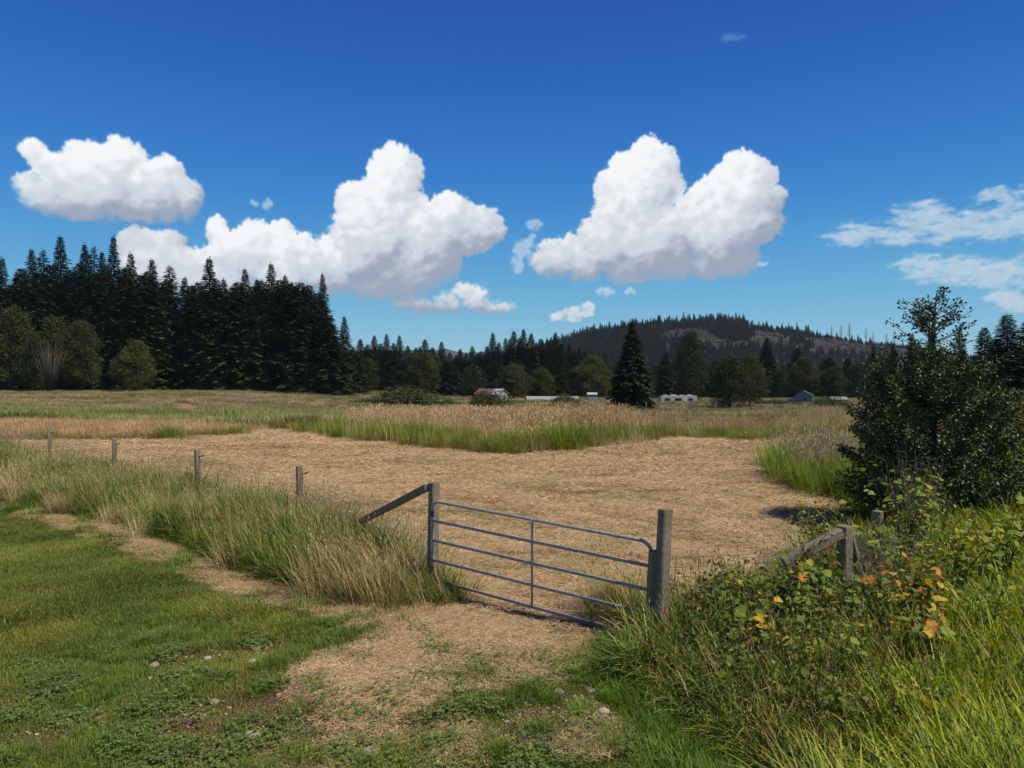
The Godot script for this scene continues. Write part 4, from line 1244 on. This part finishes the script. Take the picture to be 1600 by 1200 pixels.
	for k in side.size():
		var p: Vector2 = side[k]
		var q: Vector2 = side[(k + 1) % side.size()]
		b.quad(Vector3(p.x, p.y, -0.85), Vector3(q.x, q.y, -0.85), Vector3(q.x, q.y, 0.85), Vector3(p.x, p.y, 0.85), lc(0.03, 0.035, 0.045))
	for z in [-0.85, 0.85]:
		for k in range(1, side.size() - 1): b.tri(Vector3(side[0].x, side[0].y, z), Vector3(side[k].x, side[k].y, z), Vector3(side[k + 1].x, side[k + 1].y, z), lc(0.03, 0.035, 0.045))
	part("body", b.done(), M.glass, o)
	for x in [-1.35, 1.35]:
		for z in [-0.8, 0.8]:
			b = Shape.new()
			b.tube(PackedVector3Array([Vector3(x, 0.32, z - 0.1), Vector3(x, 0.32, z + 0.1)]), 0.32, 0.32, 14, lc(0.02, 0.02, 0.02))
			part("wheel", b.done(), M.paint, o)
	for v in [[-0.75, -0.05], [0.05, 0.8]]:
		b = Shape.new()
		panel(b, Vector3(v[0], 0.97, 0.855), Vector3(v[1] + (0.35 if v[0] > 0 else 0.0), 0.97, 0.855), Vector3(v[1], 1.37, 0.855), Vector3(v[0] + (0.1 if v[0] < 0 else 0.0), 1.37, 0.855), Vector3(0, 0, 0.02), lc(0.08, 0.09, 0.1))
		part("window", b.done(), M.glass, o)
	# utility pole
	d = 190.0
	var p := Shape.new()
	p.tube(PackedVector3Array([Vector3(0, -0.3, 0), Vector3(0.03, 4, 0), Vector3(0.05, 7.2, 0)]), 0.14, 0.10, 8, lc(0.30, 0.28, 0.25))
	o = thing("utility_pole", at(px(1351, d), d), "grey wooden utility pole beside the holly at the meadow's far side", "pole")
	part("shaft", p.done(true), M.bark, o)
	p = Shape.new()
	p.box(Vector3(-0.75, 6.6, -0.06), Vector3(0.75, 6.75, 0.06), lc(0.2, 0.18, 0.16))
	part("cross_arm", p.done(), M.bark, o)
	# meadow fence: single grey posts
	var post := Shape.new()
	post.tube(PackedVector3Array([Vector3(0, -0.3, 0), Vector3(0.01, 0.9, 0), Vector3(0, 1.75, 0)]), 0.085, 0.075, 7, lc(0.34, 0.33, 0.30))
	var pm := post.done(true)
	var mf := thing("meadow_fence", at(px(1120, 126), 126), "row of thin grey posts and wire across the meadow before the spreading tree", "fence")
	var tops := []
	for e in [880, 919, 945, 967, 1010, 1047, 1090, 1118, 1145, 1175, 1205, 1235, 1270]:
		var dd := 128.0 + rf(-1, 1)
		var q := part("post", pm, M.bark, mf, at(px(e, dd), dd) - mf.position)
		q.rotation.z = rf(-0.04, 0.04)
		tops.append(q.position)
	var wires := Shape.new()
	for k in tops.size() - 1:
		for h in [0.6, 1.1, 1.6]: wires.tube(PackedVector3Array([tops[k] + Vector3(0, h, 0), tops[k + 1] + Vector3(0, h, 0)]), 0.006, 0.006, 3, lc(0.2, 0.2, 0.2), false)
	part("wire", wires.done(), M.iron, mf)
# ---------------------------------------------------------------- fence, gate, holly, shrubs, stones
# a worn square timber from y = lo to hi, eight-sided section
func timber(wd: float, lo: float, hi: float, seed_: int, along_x := false) -> ArrayMesh:
	rng.seed = seed_
	var s := Shape.new()
	var r := wd / 2
	var ch := r * 0.22
	var sec := [Vector2(r, ch - r), Vector2(r, r - ch), Vector2(r - ch, r), Vector2(ch - r, r), Vector2(-r, r - ch), Vector2(-r, ch - r), Vector2(ch - r, -r), Vector2(r - ch, -r)]
	var rings := 7
	for k in rings:
		var f := float(k) / (rings - 1)
		var y := lerpf(lo, hi, f)
		var sway := Vector2(rf(-0.004, 0.004), rf(-0.004, 0.004))
		for p in sec:
			var q: Vector2 = p * rf(0.97, 1.03) + sway
			var yy := y + (rf(-0.006, 0.006) if k == rings - 1 else 0.0)
			s.v.append(Vector3(yy, q.x, q.y) if along_x else Vector3(q.x, yy, -q.y))
			s.c.append(Color.WHITE)
	for k in rings - 1:
		for j in 8:
			var a := k * 8 + j
			var b := k * 8 + (j + 1) % 8
			s.ix.append_array(PackedInt32Array([a, a + 8, b, b, a + 8, b + 8]))
	for e in 2:
		var o := e * (rings - 1) * 8
		var n := s.v.size()
		for j in 8:
			s.v.append(s.v[o + j])
			s.c.append(Color.WHITE)
		for j in range(1, 7): s.ix.append_array(PackedInt32Array([n, n + j + 1, n + j] if e else [n, n + j, n + j + 1]))
	return s.done(false)

func net(a: Vector3, b: Vector3, high: float, gap_x: float, gap_y: float, r: float) -> Shape:
	var s := Shape.new()
	var ln := Vector2(b.x - a.x, b.z - a.z).length()
	var n := int(ln / gap_x)
	for k in n + 1:
		var p := a.lerp(b, float(k) / n) + Vector3(rf(-0.005, 0.005), 0, 0)
		s.tube(PackedVector3Array([p + Vector3(0, 0.05, 0), p + Vector3(0, high, 0)]), r, r, 3, lc(0.16, 0.15, 0.14), false)
	var m := int(high / gap_y)
	for k in m + 1:
		var h := 0.05 + (high - 0.05) * k / m
		var mid := a.lerp(b, 0.5) + Vector3(0, h - 0.015, 0)
		s.tube(PackedVector3Array([a + Vector3(0, h, 0), mid, b + Vector3(0, h, 0)]), r, r, 3, lc(0.16, 0.15, 0.14), false)
	return s

func rail_between(called: String, parent: Node3D, a: Vector3, b: Vector3, wd: float, seed_: int) -> void:
	var ln := a.distance_to(b)
	var o := part(called, timber(wd, 0, ln, seed_, true), M.rail, parent)
	var x := (b - a).normalized()
	var z := x.cross(Vector3.UP).normalized()
	o.transform = Transform3D(Basis(x, z.cross(x), z), a - parent.position)

func fences() -> void:
	var f := thing("wire_fence", at(-1.23, 10.95), "weathered grey post and woven wire fence running from the gate along the lawn", "fence")
	var spots := [[-1.23, 10.95, 1.69, 0.138, 0.72], [-4.82, 16.15, 1.36, 0.135, 0.5], [-8.47, 19.15, 1.36, 0.13, 0.7], [-12.9, 23.03, 1.37, 0.14, 0.55], [-17.6, 27.06, 1.37, 0.14, 0.62], [-23.2, 31.8, 1.36, 0.14, 0.6]]
	var tops := []
	var k := 0
	for e in spots:
		var p := at(e[0], e[1])
		p.y *= 0.5
		var o := part("post", timber(e[3], -0.4, e[2], 500 + k), M.wood, f, p - f.position)
		o.rotation = Vector3(rf(-0.025, 0.025), e[4], rf(-0.025, 0.025))
		if k > 0:
			var s := Shape.new()
			s.tube(PackedVector3Array([Vector3(0.07, 0, 0.02), Vector3(0.17, 0.012, 0.03), Vector3(0.21, 0.03, 0.03)]), 0.011, 0.015, 6, lc(0.015, 0.015, 0.015))
			var ins := part("insulator", s.done(true), M.iron, o, Vector3(0, e[2] - 0.17, 0))
			ins.rotation.y = -e[4] - 0.1
		tops.append(p)
		k += 1
	rail_between("brace_rail", f, tops[0] + Vector3(-0.07, 1.62, -0.03), tops[0].lerp(tops[1], 0.44) + Vector3(0, 0.66, 0), 0.105, 520)
	for j in tops.size() - 1:
		part("woven_wire", net(tops[j], tops[j + 1], 1.12, 0.10, 0.10, 0.003).done(), M.iron, f, -f.position)
	# the other side of the gate
	f = thing("braced_fence", at(1.78, 8.72), "short weathered fence with diagonal brace half hidden in the thicket", "fence")
	tops = []
	k = 0
	for e in [[1.80, 8.66, 1.70, 0.14, 0.5, 0.055], [4.37, 9.30, 1.38, 0.15, 0.35, 0.0], [5.78, 11.2, 1.22, 0.13, 0.5, 0.0]]:
		var p := at(e[0], e[1])
		p.y *= 0.3
		var o := part("post", timber(e[3], -0.4, e[2], 530 + k), M.wood, f, p - f.position)
		o.rotation = Vector3(0, e[4], -e[5])
		tops.append(p)
		k += 1
	rail_between("brace_rail", f, tops[1] + Vector3(-0.06, 1.30, 0.02), tops[1] + Vector3(-0.85, 0.93, 0.12), 0.13, 541)
	rail_between("brace_rail", f, tops[1] + Vector3(0.07, 1.30, -0.05), tops[1] + Vector3(0.55, 0.55, -0.75), 0.10, 542)
	part("woven_wire", net(tops[0], tops[1], 1.1, 0.12, 0.12, 0.003).done(), M.iron, f, -f.position)
	part("woven_wire", net(tops[1], tops[2], 1.1, 0.12, 0.12, 0.003).done(), M.iron, f, -f.position)

func gate() -> void:
	var L := Vector3(-1.215, 0, -10.80)
	var R := Vector3(1.74, 0, -8.76)
	var o := thing("tube_gate", Vector3(-1.215, 0, -10.80), "grey galvanised five-bar tube gate sagging toward its latch post", "gate")
	var along := (R - L) * Vector3(1, 0, 1)
	var w := along.length()
	along /= w
	var p := func(u: float, h: float) -> Vector3:
		# u along the gate, h from the bottom bar; it sags toward the latch end
		return along * u + Vector3(0, 0.245 - 0.165 * u / w + h, 0)
	var r := 0.024
	var hi := 1.2
	# bent outer tube: hinge stile, top bar, latch stile
	var path := PackedVector3Array()
	path.append(p.call(0.0, 0.0))
	path.append(p.call(0.0, 0.5))
	path.append(p.call(0.0, hi - 0.14))
	for k in 7:
		var t := PI / 2 * k / 6
		path.append(p.call(0.14 - 0.14 * cos(t), hi - 0.14 + 0.14 * sin(t)))
	for k in range(1, 8): path.append(p.call(0.14 + (w - 0.32) * k / 8.0, hi))
	for k in 8:
		var t := PI / 2 * k / 7
		path.append(p.call(w - 0.18 + 0.18 * sin(t), hi - 0.18 + 0.18 * cos(t)))
	path.append(p.call(w, 0.5))
	path.append(p.call(w, 0.0))
	var s := Shape.new()
	s.tube(path, r, r, 12, Color.WHITE)
	part("frame", s.done(true), M.steel, o)
	for k in 4:
		s = Shape.new()
		var h := hi * k / 4.0
		s.tube(PackedVector3Array([p.call(0.0, h), p.call(w * 0.25, h), p.call(w * 0.5, h - 0.004), p.call(w * 0.75, h), p.call(w - 0.01, h)]), r * 0.93, r * 0.93, 12, Color.WHITE)
		part("bar", s.done(true), M.steel, o)
	s = Shape.new()
	s.tube(PackedVector3Array([p.call(w * 0.5, -0.02) + Vector3(0.012, 0, 0.022), p.call(w * 0.5, hi + 0.01) + Vector3(0.012, 0, 0.022)]), 0.017, 0.017, 8, Color.WHITE)
	part("upright", s.done(true), M.steel, o)
	# grey board strapped over the bar ends at the latch
	var board := part("latch_board", timber(0.10, 0.02, 1.10, 560), M.wood, o)
	board.position = p.call(w - 0.085, 0.0) + Vector3(0.02, 0.0, 0.085)
	board.rotation = Vector3(0, 0.2, -0.05)
	for h in [0.16, 1.0]:
		s = Shape.new()
		s.tube(PackedVector3Array([p.call(0.0, h - 0.04), p.call(0.0, h + 0.04)]), 0.032, 0.032, 10, Color(0.07, 0.07, 0.075))
		s.tube(PackedVector3Array([p.call(0.0, h), p.call(0.0, h) + Vector3(-0.015, 0, -0.14)]), 0.012, 0.012, 8, Color(0.07, 0.07, 0.075))
		part("hinge", s.done(true), M.iron, o)

# ---- holly
func holly_bush() -> void:
	rng.seed = 600
	var o := thing("holly_tree", at(9.2, 15.5), "large dark glossy holly with a thin airy top at the field's corner", "holly tree")
	var wood := Shape.new()
	var s := Shape.new()
	var pal := [Color(0.042, 0.072, 0.019), Color(0.056, 0.092, 0.022), Color(0.034, 0.055, 0.017), Color(0.078, 0.11, 0.028)]
	wood.tube(PackedVector3Array([Vector3(0, -0.3, 0), Vector3(0.05, 1.5, 0), Vector3(-0.03, 3.0, 0.02), Vector3(0.0, 4.3, 0), Vector3(0.06, 5.0, 0)]), 0.10, 0.012, 7, Color(0.16, 0.15, 0.135))
	var env := [[0.0, 1.2], [0.5, 1.55], [1.2, 1.74], [2.0, 1.6], [2.8, 1.38], [3.4, 1.2], [3.9, 0.95], [4.4, 0.8], [5.05, 0.36]]
	for b in 640:
		var f := (b + rng.randf()) / 640.0
		var h := 0.15 + 4.85 * pow(f, 1.12)
		var r := 1.0
		for k in env.size() - 1:
			if h >= env[k][0] and h < env[k + 1][0]: r = lerpf(env[k][1], env[k + 1][1], (h - env[k][0]) / (env[k + 1][0] - env[k][0]))
		if h > 3.6 and rng.randf() < 0.62: continue
		var yaw := b * 2.39996 + rf(-0.3, 0.3)
		var rad := Vector3(cos(yaw), 0, sin(yaw))
		var reach := r * (rf(0.78, 1.22) if rng.randf() < 0.72 else rf(0.4, 0.8))
		if h > 3.6: reach *= rf(0.6, 1.15)
		var root := Vector3(0, maxf(0.1, h - reach * 0.55), 0)
		var tip := rad * reach + Vector3(0, h + rf(-0.05, 0.12), 0)
		var mid := root.lerp(tip, 0.5) + Vector3(0, -0.06 * reach, 0)
		wood.tube(PackedVector3Array([root, mid, tip]), 0.014, 0.005, 4, Color(0.12, 0.115, 0.09), false)
		var leaves := 92 if h < 3.7 else 28
		var span := minf(0.62, reach * 0.75)
		var tone := rf(0.8, 1.2)
		for k in leaves:
			var g := rng.randf()
			var p := tip.lerp(mid, g * span / maxf(0.2, tip.distance_to(mid)))
			var off := Vector3(rng.randfn(0, 1), rng.randfn(0, 1), rng.randfn(0, 1)).normalized() * rf(0.02, 0.06 + 0.15 * g if h < 3.7 else 0.07)
			p += off
			var dir := (off.normalized() + rad * 0.35 + Vector3(0, 0.35, 0)).normalized()
			var ln := rf(0.05, 0.085)
			var sd := dir.cross(Vector3(rng.randfn(0, 1), rng.randfn(0, 1), rng.randfn(0, 1))).normalized() * ln * 0.36
			var nrm := dir.cross(sd).normalized() * ln * 0.13
			var col := vary(pick(pal), 0.2) * tone
			s.tri(p, p + dir * ln * 0.5 + sd + nrm, p + dir * ln, col)
			s.tri(p, p + dir * ln, p + dir * ln * 0.5 - sd + nrm, col)
	part("trunk", wood.done(true), M.bark, o)
	part("foliage", s.done(), M.holly, o)

# ---- lobed leaf, about 1 wide, stalk end at the origin, lying along +x
func lobed_leaf(seed_: int, col: Color, rim: Color) -> ArrayMesh:
	rng.seed = seed_
	var s := Shape.new()
	var out := [[0.0, 0.0], [-0.10, 0.28], [0.10, 0.36], [0.12, 0.52], [0.36, 0.40], [0.48, 0.50], [0.62, 0.27], [0.78, 0.24], [1.0, 0.0]]
	var n := s.v.size()
	s.v.append(Vector3(0.33, 0.0, 0.0))
	s.c.append(col)
	var ring := []
	for e in out: ring.append(Vector3(e[0], 0.10 * e[1] + rf(-0.05, 0.05) - 0.10 * e[0] * e[0], e[1]) )
	for k in range(out.size() - 2, 0, -1): ring.append(Vector3(out[k][0], 0.10 * out[k][1] + rf(-0.05, 0.05) - 0.1 * out[k][0] * out[k][0], -out[k][1]))
	for q in ring:
		s.v.append(q)
		s.c.append(rim)
	for k in ring.size(): s.ix.append_array(PackedInt32Array([n, n + 1 + k, n + 1 + (k + 1) % ring.size()]))
	return s.done()

var leaf_green: Array = []
var leaf_gold: Array = []
var leaf_lime: Array = []

func shrub(called: String, x: float, d: float, high: float, wide: float, n: int, gold: float, size: float, label: String, category: String, lime := false, fill := 0) -> void:
	var o := thing(called, at(x, d), label, category)
	var w := Shape.new()
	var canes := []
	for k in maxi(5, n / 7):
		var yaw := rf(0, TAU)
		var r := wide * 0.5 * sqrt(rng.randf())
		var top := Vector3(cos(yaw) * r, high * rf(0.65, 1.05), sin(yaw) * r)
		var mid := Vector3(top.x * 0.35, top.y * 0.55, top.z * 0.35)
		w.tube(PackedVector3Array([Vector3(rf(-0.08, 0.08), -0.1, rf(-0.08, 0.08)), mid, top]), 0.009, 0.004, 4, lc(0.16, 0.075, 0.045))
		canes.append([mid, top])
	part("stems", w.done(true), M.bark, o)
	for k in n:
		var c: Array = canes[k % canes.size()]
		var f := rf(0.0, 1.0)
		var p: Vector3 = c[0].lerp(c[1], f)
		var yaw := rf(0, TAU)
		var off := Vector3(cos(yaw), rf(-0.1, 0.4), sin(yaw)) * rf(0.05, 0.16)
		var set_: Array = leaf_gold if rng.randf() < gold else (leaf_lime if lime else leaf_green)
		var leaf := part("leaf", set_[rng.randi() % set_.size()], M.leaf, o)
		var b := Basis(Vector3.UP, -yaw) * Basis(Vector3(0, 0, 1), rf(-0.9, 0.15)) * Basis(Vector3(1, 0, 0), rf(-0.6, 0.6))
		var sc := size * rf(0.65, 1.2)
		leaf.transform = Transform3D(b.scaled(Vector3(sc, sc, sc)), p + off)
	if fill > 0:
		var s := Shape.new()
		for k in fill:
			var c: Array = canes[rng.randi() % canes.size()]
			var p: Vector3 = c[0].lerp(c[1], rf(-0.5, 1.0)) + Vector3(rng.randfn(0, 0.14), rng.randfn(0, 0.10), rng.randfn(0, 0.14))
			if p.y < 0.05: continue
			var a := Vector3(rng.randfn(0, 1), rng.randfn(0, 0.6), rng.randfn(0, 1)).normalized() * rf(0.02, 0.045)
			var bb := a.cross(Vector3(rng.randfn(0, 1), rng.randfn(0, 1), rng.randfn(0, 1))).normalized() * a.length() * 0.6
			s.quad(p - a, p + bb, p + a, p - bb, vary(pick([Color(0.12, 0.18, 0.035), Color(0.16, 0.2, 0.04), Color(0.085, 0.12, 0.03)] if not lime else [Color(0.2, 0.26, 0.035), Color(0.16, 0.22, 0.035), Color(0.24, 0.27, 0.05)]), 0.25))
		var sm := part("small_leaves", s.done(), M.leaf, o)
		sm.set_meta("kind", "stuff")

func dead_twigs(x: float, d: float, high: float, wide: float, n: int, label: String) -> void:
	var o := thing("dead_shrub", at(x, d), label, "dead shrub")
	var s := Shape.new()
	for k in n:
		var yaw := rf(0, TAU)
		var r := wide * 0.5 * sqrt(rng.randf())
		var base := Vector3(cos(yaw) * r * 0.35, -0.05, sin(yaw) * r * 0.35)
		var top := Vector3(cos(yaw) * r, high * rf(0.6, 1.1), sin(yaw) * r)
		var mid := base.lerp(top, 0.5) + Vector3(rf(-0.08, 0.08), 0, rf(-0.08, 0.08))
		var col := vary(lc(0.30, 0.27, 0.24), 0.25)
		s.tube(PackedVector3Array([base, mid, top]), 0.006, 0.0025, 3, col, false)
		for j in 4:
			var q := mid.lerp(top, rng.randf())
			s.tube(PackedVector3Array([q, q + Vector3(rng.randfn(0, 1), rng.randf(), rng.randfn(0, 1)).normalized() * rf(0.1, 0.3)]), 0.003, 0.0015, 3, col, false)
	part("twigs", s.done(), M.bark, o)

func shrubs() -> void:
	for k in 4:
		leaf_green.append(lobed_leaf(620 + k, [Color(0.13, 0.2, 0.035), Color(0.16, 0.23, 0.04), Color(0.11, 0.17, 0.035), Color(0.2, 0.25, 0.045)][k], [Color(0.14, 0.2, 0.035), Color(0.17, 0.23, 0.04), Color(0.12, 0.17, 0.035), Color(0.22, 0.26, 0.045)][k]))
		leaf_lime.append(lobed_leaf(630 + k, [Color(0.22, 0.28, 0.035), Color(0.19, 0.26, 0.035), Color(0.26, 0.3, 0.045), Color(0.16, 0.23, 0.04)][k], [Color(0.22, 0.28, 0.035), Color(0.19, 0.26, 0.035), Color(0.3, 0.3, 0.05), Color(0.16, 0.23, 0.04)][k]))
		leaf_gold.append(lobed_leaf(640 + k, [Color(0.52, 0.39, 0.03), Color(0.45, 0.36, 0.04), Color(0.5, 0.26, 0.04), Color(0.36, 0.34, 0.04)][k], [Color(0.5, 0.34, 0.03), Color(0.45, 0.33, 0.04), Color(0.42, 0.17, 0.04), Color(0.4, 0.32, 0.04)][k]))
	rng.seed = 650
	shrub("maple_shrub", 2.62, 7.62, 0.85, 0.75, 45, 0.35, 0.115, "young maple with yellow lobed leaves low in the brown thicket", "shrub", false, 120)
	shrub("maple_shrub", 3.45, 8.55, 1.22, 1.0, 69, 0.2, 0.115, "leafy maple shrub growing in front of the braced post", "shrub", false, 260)
	shrub("maple_shrub", 2.75, 9.35, 0.95, 0.7, 45, 0.05, 0.105, "small green shrub between the latch post and the brace", "shrub", false, 220)
	shrub("maple_shrub", 4.85, 8.6, 1.25, 1.1, 93, 0.5, 0.13, "gold-leaved maple shrub right of the braced post", "shrub", false, 260)
	shrub("maple_shrub", 4.55, 7.7, 0.95, 0.9, 60, 0.45, 0.115, "orange and yellow maple shrub at the edge of the lime grass", "shrub", false, 150)
	shrub("bramble_shrub", 5.9, 9.6, 1.55, 1.3, 90, 0.12, 0.12, "green bramble shrub among grey dead twigs", "shrub", true, 420)
	shrub("bramble_shrub", 6.2, 11.3, 2.0, 1.3, 96, 0.08, 0.11, "tall lime green shrub rising in front of the holly", "shrub", true, 520)
	shrub("bramble_shrub", 7.4, 10.7, 1.45, 1.5, 96, 0.12, 0.12, "broad leafy bramble at the foot of the holly", "shrub", true, 460)
	shrub("bramble_shrub", 5.3, 12.2, 1.2, 1.1, 54, 0.1, 0.11, "low green shrub by the far fence post", "shrub", true, 320)
	shrub("bramble_shrub", 8.3, 9.6, 1.2, 1.6, 81, 0.06, 0.115, "lime leafy shrub sinking into the tall bank grass", "shrub", true, 420)
	shrub("russet_shrub", 2.45, 8.95, 0.85, 0.8, 24, 0.0, 0.09, "dark brown weedy shrub beside the latch post", "shrub", false, 100)
	shrub("bramble_shrub", 5.45, 10.6, 1.35, 0.9, 50, 0.15, 0.12, "green shrub in front of the third fence post", "shrub", true, 300)
	shrub("thicket_weed", 2.15, 8.1, 0.62, 0.6, 26, 0.0, 0.08, "small leafy weed low beside the latch post", "weed", false, 260)
	shrub("thicket_weed", 2.55, 6.9, 0.6, 0.8, 24, 0.1, 0.085, "leafy weed in the shade at the thicket's near edge", "weed", false, 300)
	shrub("thicket_weed", 3.15, 7.95, 0.9, 0.9, 40, 0.22, 0.10, "leafy weed between the yellow maple and the braced post", "weed", false, 320)
	shrub("thicket_weed", 2.95, 7.1, 0.8, 0.8, 34, 0.12, 0.10, "green weed under the young yellow maple", "weed", true, 260)
	shrub("thicket_weed", 3.9, 8.95, 1.3, 0.9, 44, 0.12, 0.11, "green leaves climbing under the diagonal brace", "weed", false, 260)
	shrub("thicket_weed", 3.7, 6.3, 0.75, 0.9, 26, 0.25, 0.095, "yellowing weed sunk in the lime grass", "weed", true, 200)
	for e in [[2.35, 8.5, 0.8, 0.8], [2.9, 8.9, 0.85, 0.8], [3.35, 9.15, 0.85, 0.7], [2.75, 8.15, 0.8, 0.7], [3.7, 8.2, 0.95, 0.8], [2.3, 7.5, 0.55, 0.7], [3.4, 7.4, 0.85, 0.8], [4.2, 8.3, 1.1, 0.8], [3.6, 8.95, 1.1, 0.7], [4.15, 8.8, 1.0, 0.6], [2.5, 8.6, 1.0, 0.8], [3.05, 8.45, 1.05, 0.8], [5.3, 9.0, 1.25, 0.9], [5.6, 8.3, 1.1, 0.9], [6.6, 10.2, 1.3, 1.2], [3.0, 6.4, 0.6, 0.7]]:
		shrub("bramble_tangle", e[0], e[1], e[2], e[3], 20, 0.14, 0.085, "leafy bramble tangle with brown stems in the thicket by the braced post", "bramble", e[0] > 5.0, 380)
		get_child(get_child_count() - 1).set_meta("group", "bramble tangles of the thicket")
	dead_twigs(5.0, 9.5, 1.35, 0.9, 60, "tangle of grey dead twigs beside the braced post")
	dead_twigs(6.9, 12.0, 1.9, 1.1, 70, "grey dead twigs standing in front of the holly")
	dead_twigs(4.3, 10.4, 1.0, 0.7, 40, "low grey twigs behind the braced post")
	# russet seed heads of dock and dead weeds
	for e in [[2.05, 9.15], [2.5, 9.3], [3.0, 8.6], [3.2, 7.5], [3.9, 7.2], [-10.9, 19.7]]:
		var o := thing("dock_plant", at(e[0], e[1]), "rusty brown dock stalk with crusty seeds", "weed", "dock stalks")
		var s := Shape.new()
		var top := Vector3(rf(-0.1, 0.1), rf(0.8, 1.1), rf(-0.1, 0.1))
		s.tube(PackedVector3Array([Vector3(0, -0.05, 0), top * 0.5, top]), 0.007, 0.004, 4, lc(0.12, 0.05, 0.03))
		part("stalk", s.done(true), M.bark, o)
		s = Shape.new()
		for k in 160:
			var p := top * rf(0.5, 1.02) + Vector3(rng.randfn(0, 0.03), 0, rng.randfn(0, 0.03))
			var a := Vector3(rng.randfn(0, 1), rng.randfn(0, 1), rng.randfn(0, 1)).normalized() * 0.012
			s.tri(p, p + a, p + Vector3(a.z, a.x, a.y), vary(lc(0.13, 0.05, 0.028), 0.3))
		part("seeds", s.done(), M.bark, o)
	# arching tuft at the edge of the track
	rng.seed = 690
	var tf := single("grass_tussock", tuft(230, 0.10, 0.35, 0.72, 0.0085, [GREENS[1], GREENS[0], GREENS[4], GREENS[3]], 0.55, 1.25, 5).done(), M.grass, at(1.28, 7.75))
	tag(tf, "arching bright green grass tussock at the edge of the hay track", "grass tussock")

func stones() -> void:
	rng.seed = 700
	var kinds := []
	for k in 4:
		var s := Shape.new()
		for j in 7:
			var th := PI * j / 6
			for i in 10:
				var ph := TAU * i / 10
				var p := Vector3(sin(th) * cos(ph), cos(th) * 0.62, sin(th) * sin(ph))
				var n := 1.0 + 0.28 * nz.get_noise_3d(p.x * 5 + k * 9, p.y * 5, p.z * 5)
				s.v.append(p * n)
				s.c.append([lc(0.42, 0.36, 0.28), lc(0.48, 0.44, 0.38), lc(0.34, 0.29, 0.23), lc(0.50, 0.44, 0.34)][k])
		for j in 6:
			for i in 10:
				var a := j * 10 + i
				var b := j * 10 + (i + 1) % 10
				s.ix.append_array(PackedInt32Array([a, b, a + 10, b, b + 10, a + 10]))
		kinds.append(s.done(true))
	# [photo spot on the bare earth as x, d, size]
	for e in [[-3.14, 8.72, 0.055], [-3.62, 8.42, 0.04], [-4.15, 8.22, 0.05], [-3.05, 8.30, 0.045], [-2.05, 8.05, 0.05], [-1.5, 8.05, 0.04], [-1.05, 7.75, 0.03], [-3.05, 7.25, 0.045], [-1.05, 7.35, 0.05], [-2.4, 6.55, 0.06], [0.98, 7.85, 0.045], [0.48, 7.35, 0.05], [0.82, 7.42, 0.04], [0.9, 6.95, 0.05], [-1.25, 6.25, 0.08], [-1.75, 7.2, 0.03], [-0.05, 6.75, 0.025], [-4.9, 6.15, 0.05], [-5.2, 5.95, 0.04], [-3.3, 8.95, 0.035]]:
		var o := single("stone", kinds[rng.randi() % 4], M.stone, at(e[0], e[1], e[2] * 0.12))
		o.scale = Vector3(e[2] * rf(0.95, 1.5), e[2] * rf(0.8, 1.05), e[2] * 1.15)
		o.rotation.y = rf(0, TAU)
		tag(o, "pale rounded field stone on the bare earth before the gate", "stone", "field stones before the gate")
	var o2: Array = []
	var t2: Array = []
	for k in 900:
		var s: Vector3 = DIRT_SPOTS[rng.randi() % DIRT_SPOTS.size()]
		var x := s.x + rng.randfn(0, s.z * 0.7)
		var d := s.y + rng.randfn(0, s.z * 0.6)
		var k2 := 0.006 + 0.016 * pow(rng.randf(), 2.5)
		o2.append(Transform3D(Basis(Vector3.UP, rf(0, TAU)).scaled(Vector3(k2, k2 * 0.8, k2)), at(x, d, 0.003)))
		t2.append(grey(0.25))
	stuff("gravel", "small pale pebbles scattered over the bare earth", "gravel", kinds, M.stone, o2, t2)
func _ready() -> void:
	rng.seed = 7
	nz.seed = 3
	nz.frequency = 0.25
	nz.fractal_octaves = 4
	nz2.seed = 9
	nz2.frequency = 0.25
	nz2.fractal_octaves = 3
	var cam := Camera3D.new()
	cam.name = "camera"
	cam.fov = 56.8
	cam.far = 9000
	cam.near = 0.1
	add_child(cam)
	cam.position = Vector3(0, 3.3, 0)
	cam.rotation_degrees = Vector3(-0.41, 0, 0)
	cam.current = true
	var env := Environment.new()
	env.background_mode = Environment.BG_SKY
	env.tonemap_mode = Environment.TONE_MAPPER_LINEAR
	env.tonemap_exposure = 1.14
	env.background_energy_multiplier = 0.88
	env.sdfgi_enabled = true
	env.ssao_enabled = true
	env.ssil_enabled = true
	env.fog_enabled = true
	env.fog_density = 0.000055
	env.fog_light_color = Color(0.80, 0.88, 0.96)
	var pano := PanoramaSkyMaterial.new()
	pano.panorama = make_sky()
	env.sky = Sky.new()
	env.sky.sky_material = pano
	var we := WorldEnvironment.new()
	we.name = "air"
	we.environment = env
	add_child(we)
	var sun := DirectionalLight3D.new()
	sun.name = "sun"
	sun.light_energy = 1.6
	sun.light_color = Color(1.0, 0.955, 0.88)
	sun.light_angular_distance = 0.5
	sun.shadow_enabled = true
	add_child(sun)
	sun.look_at_from_position(Vector3(0, 50, 0), Vector3(0, 50, 0) + Vector3(-0.59, -1.0, -0.26), Vector3.UP)
	materials()
	build_ground()
	trees()
	far_land()
	buildings()
	fences()
	gate()
	holly_bush()
	shrubs()
	rng.seed = 800
	grasses()
	thicket_grass()
	stones()
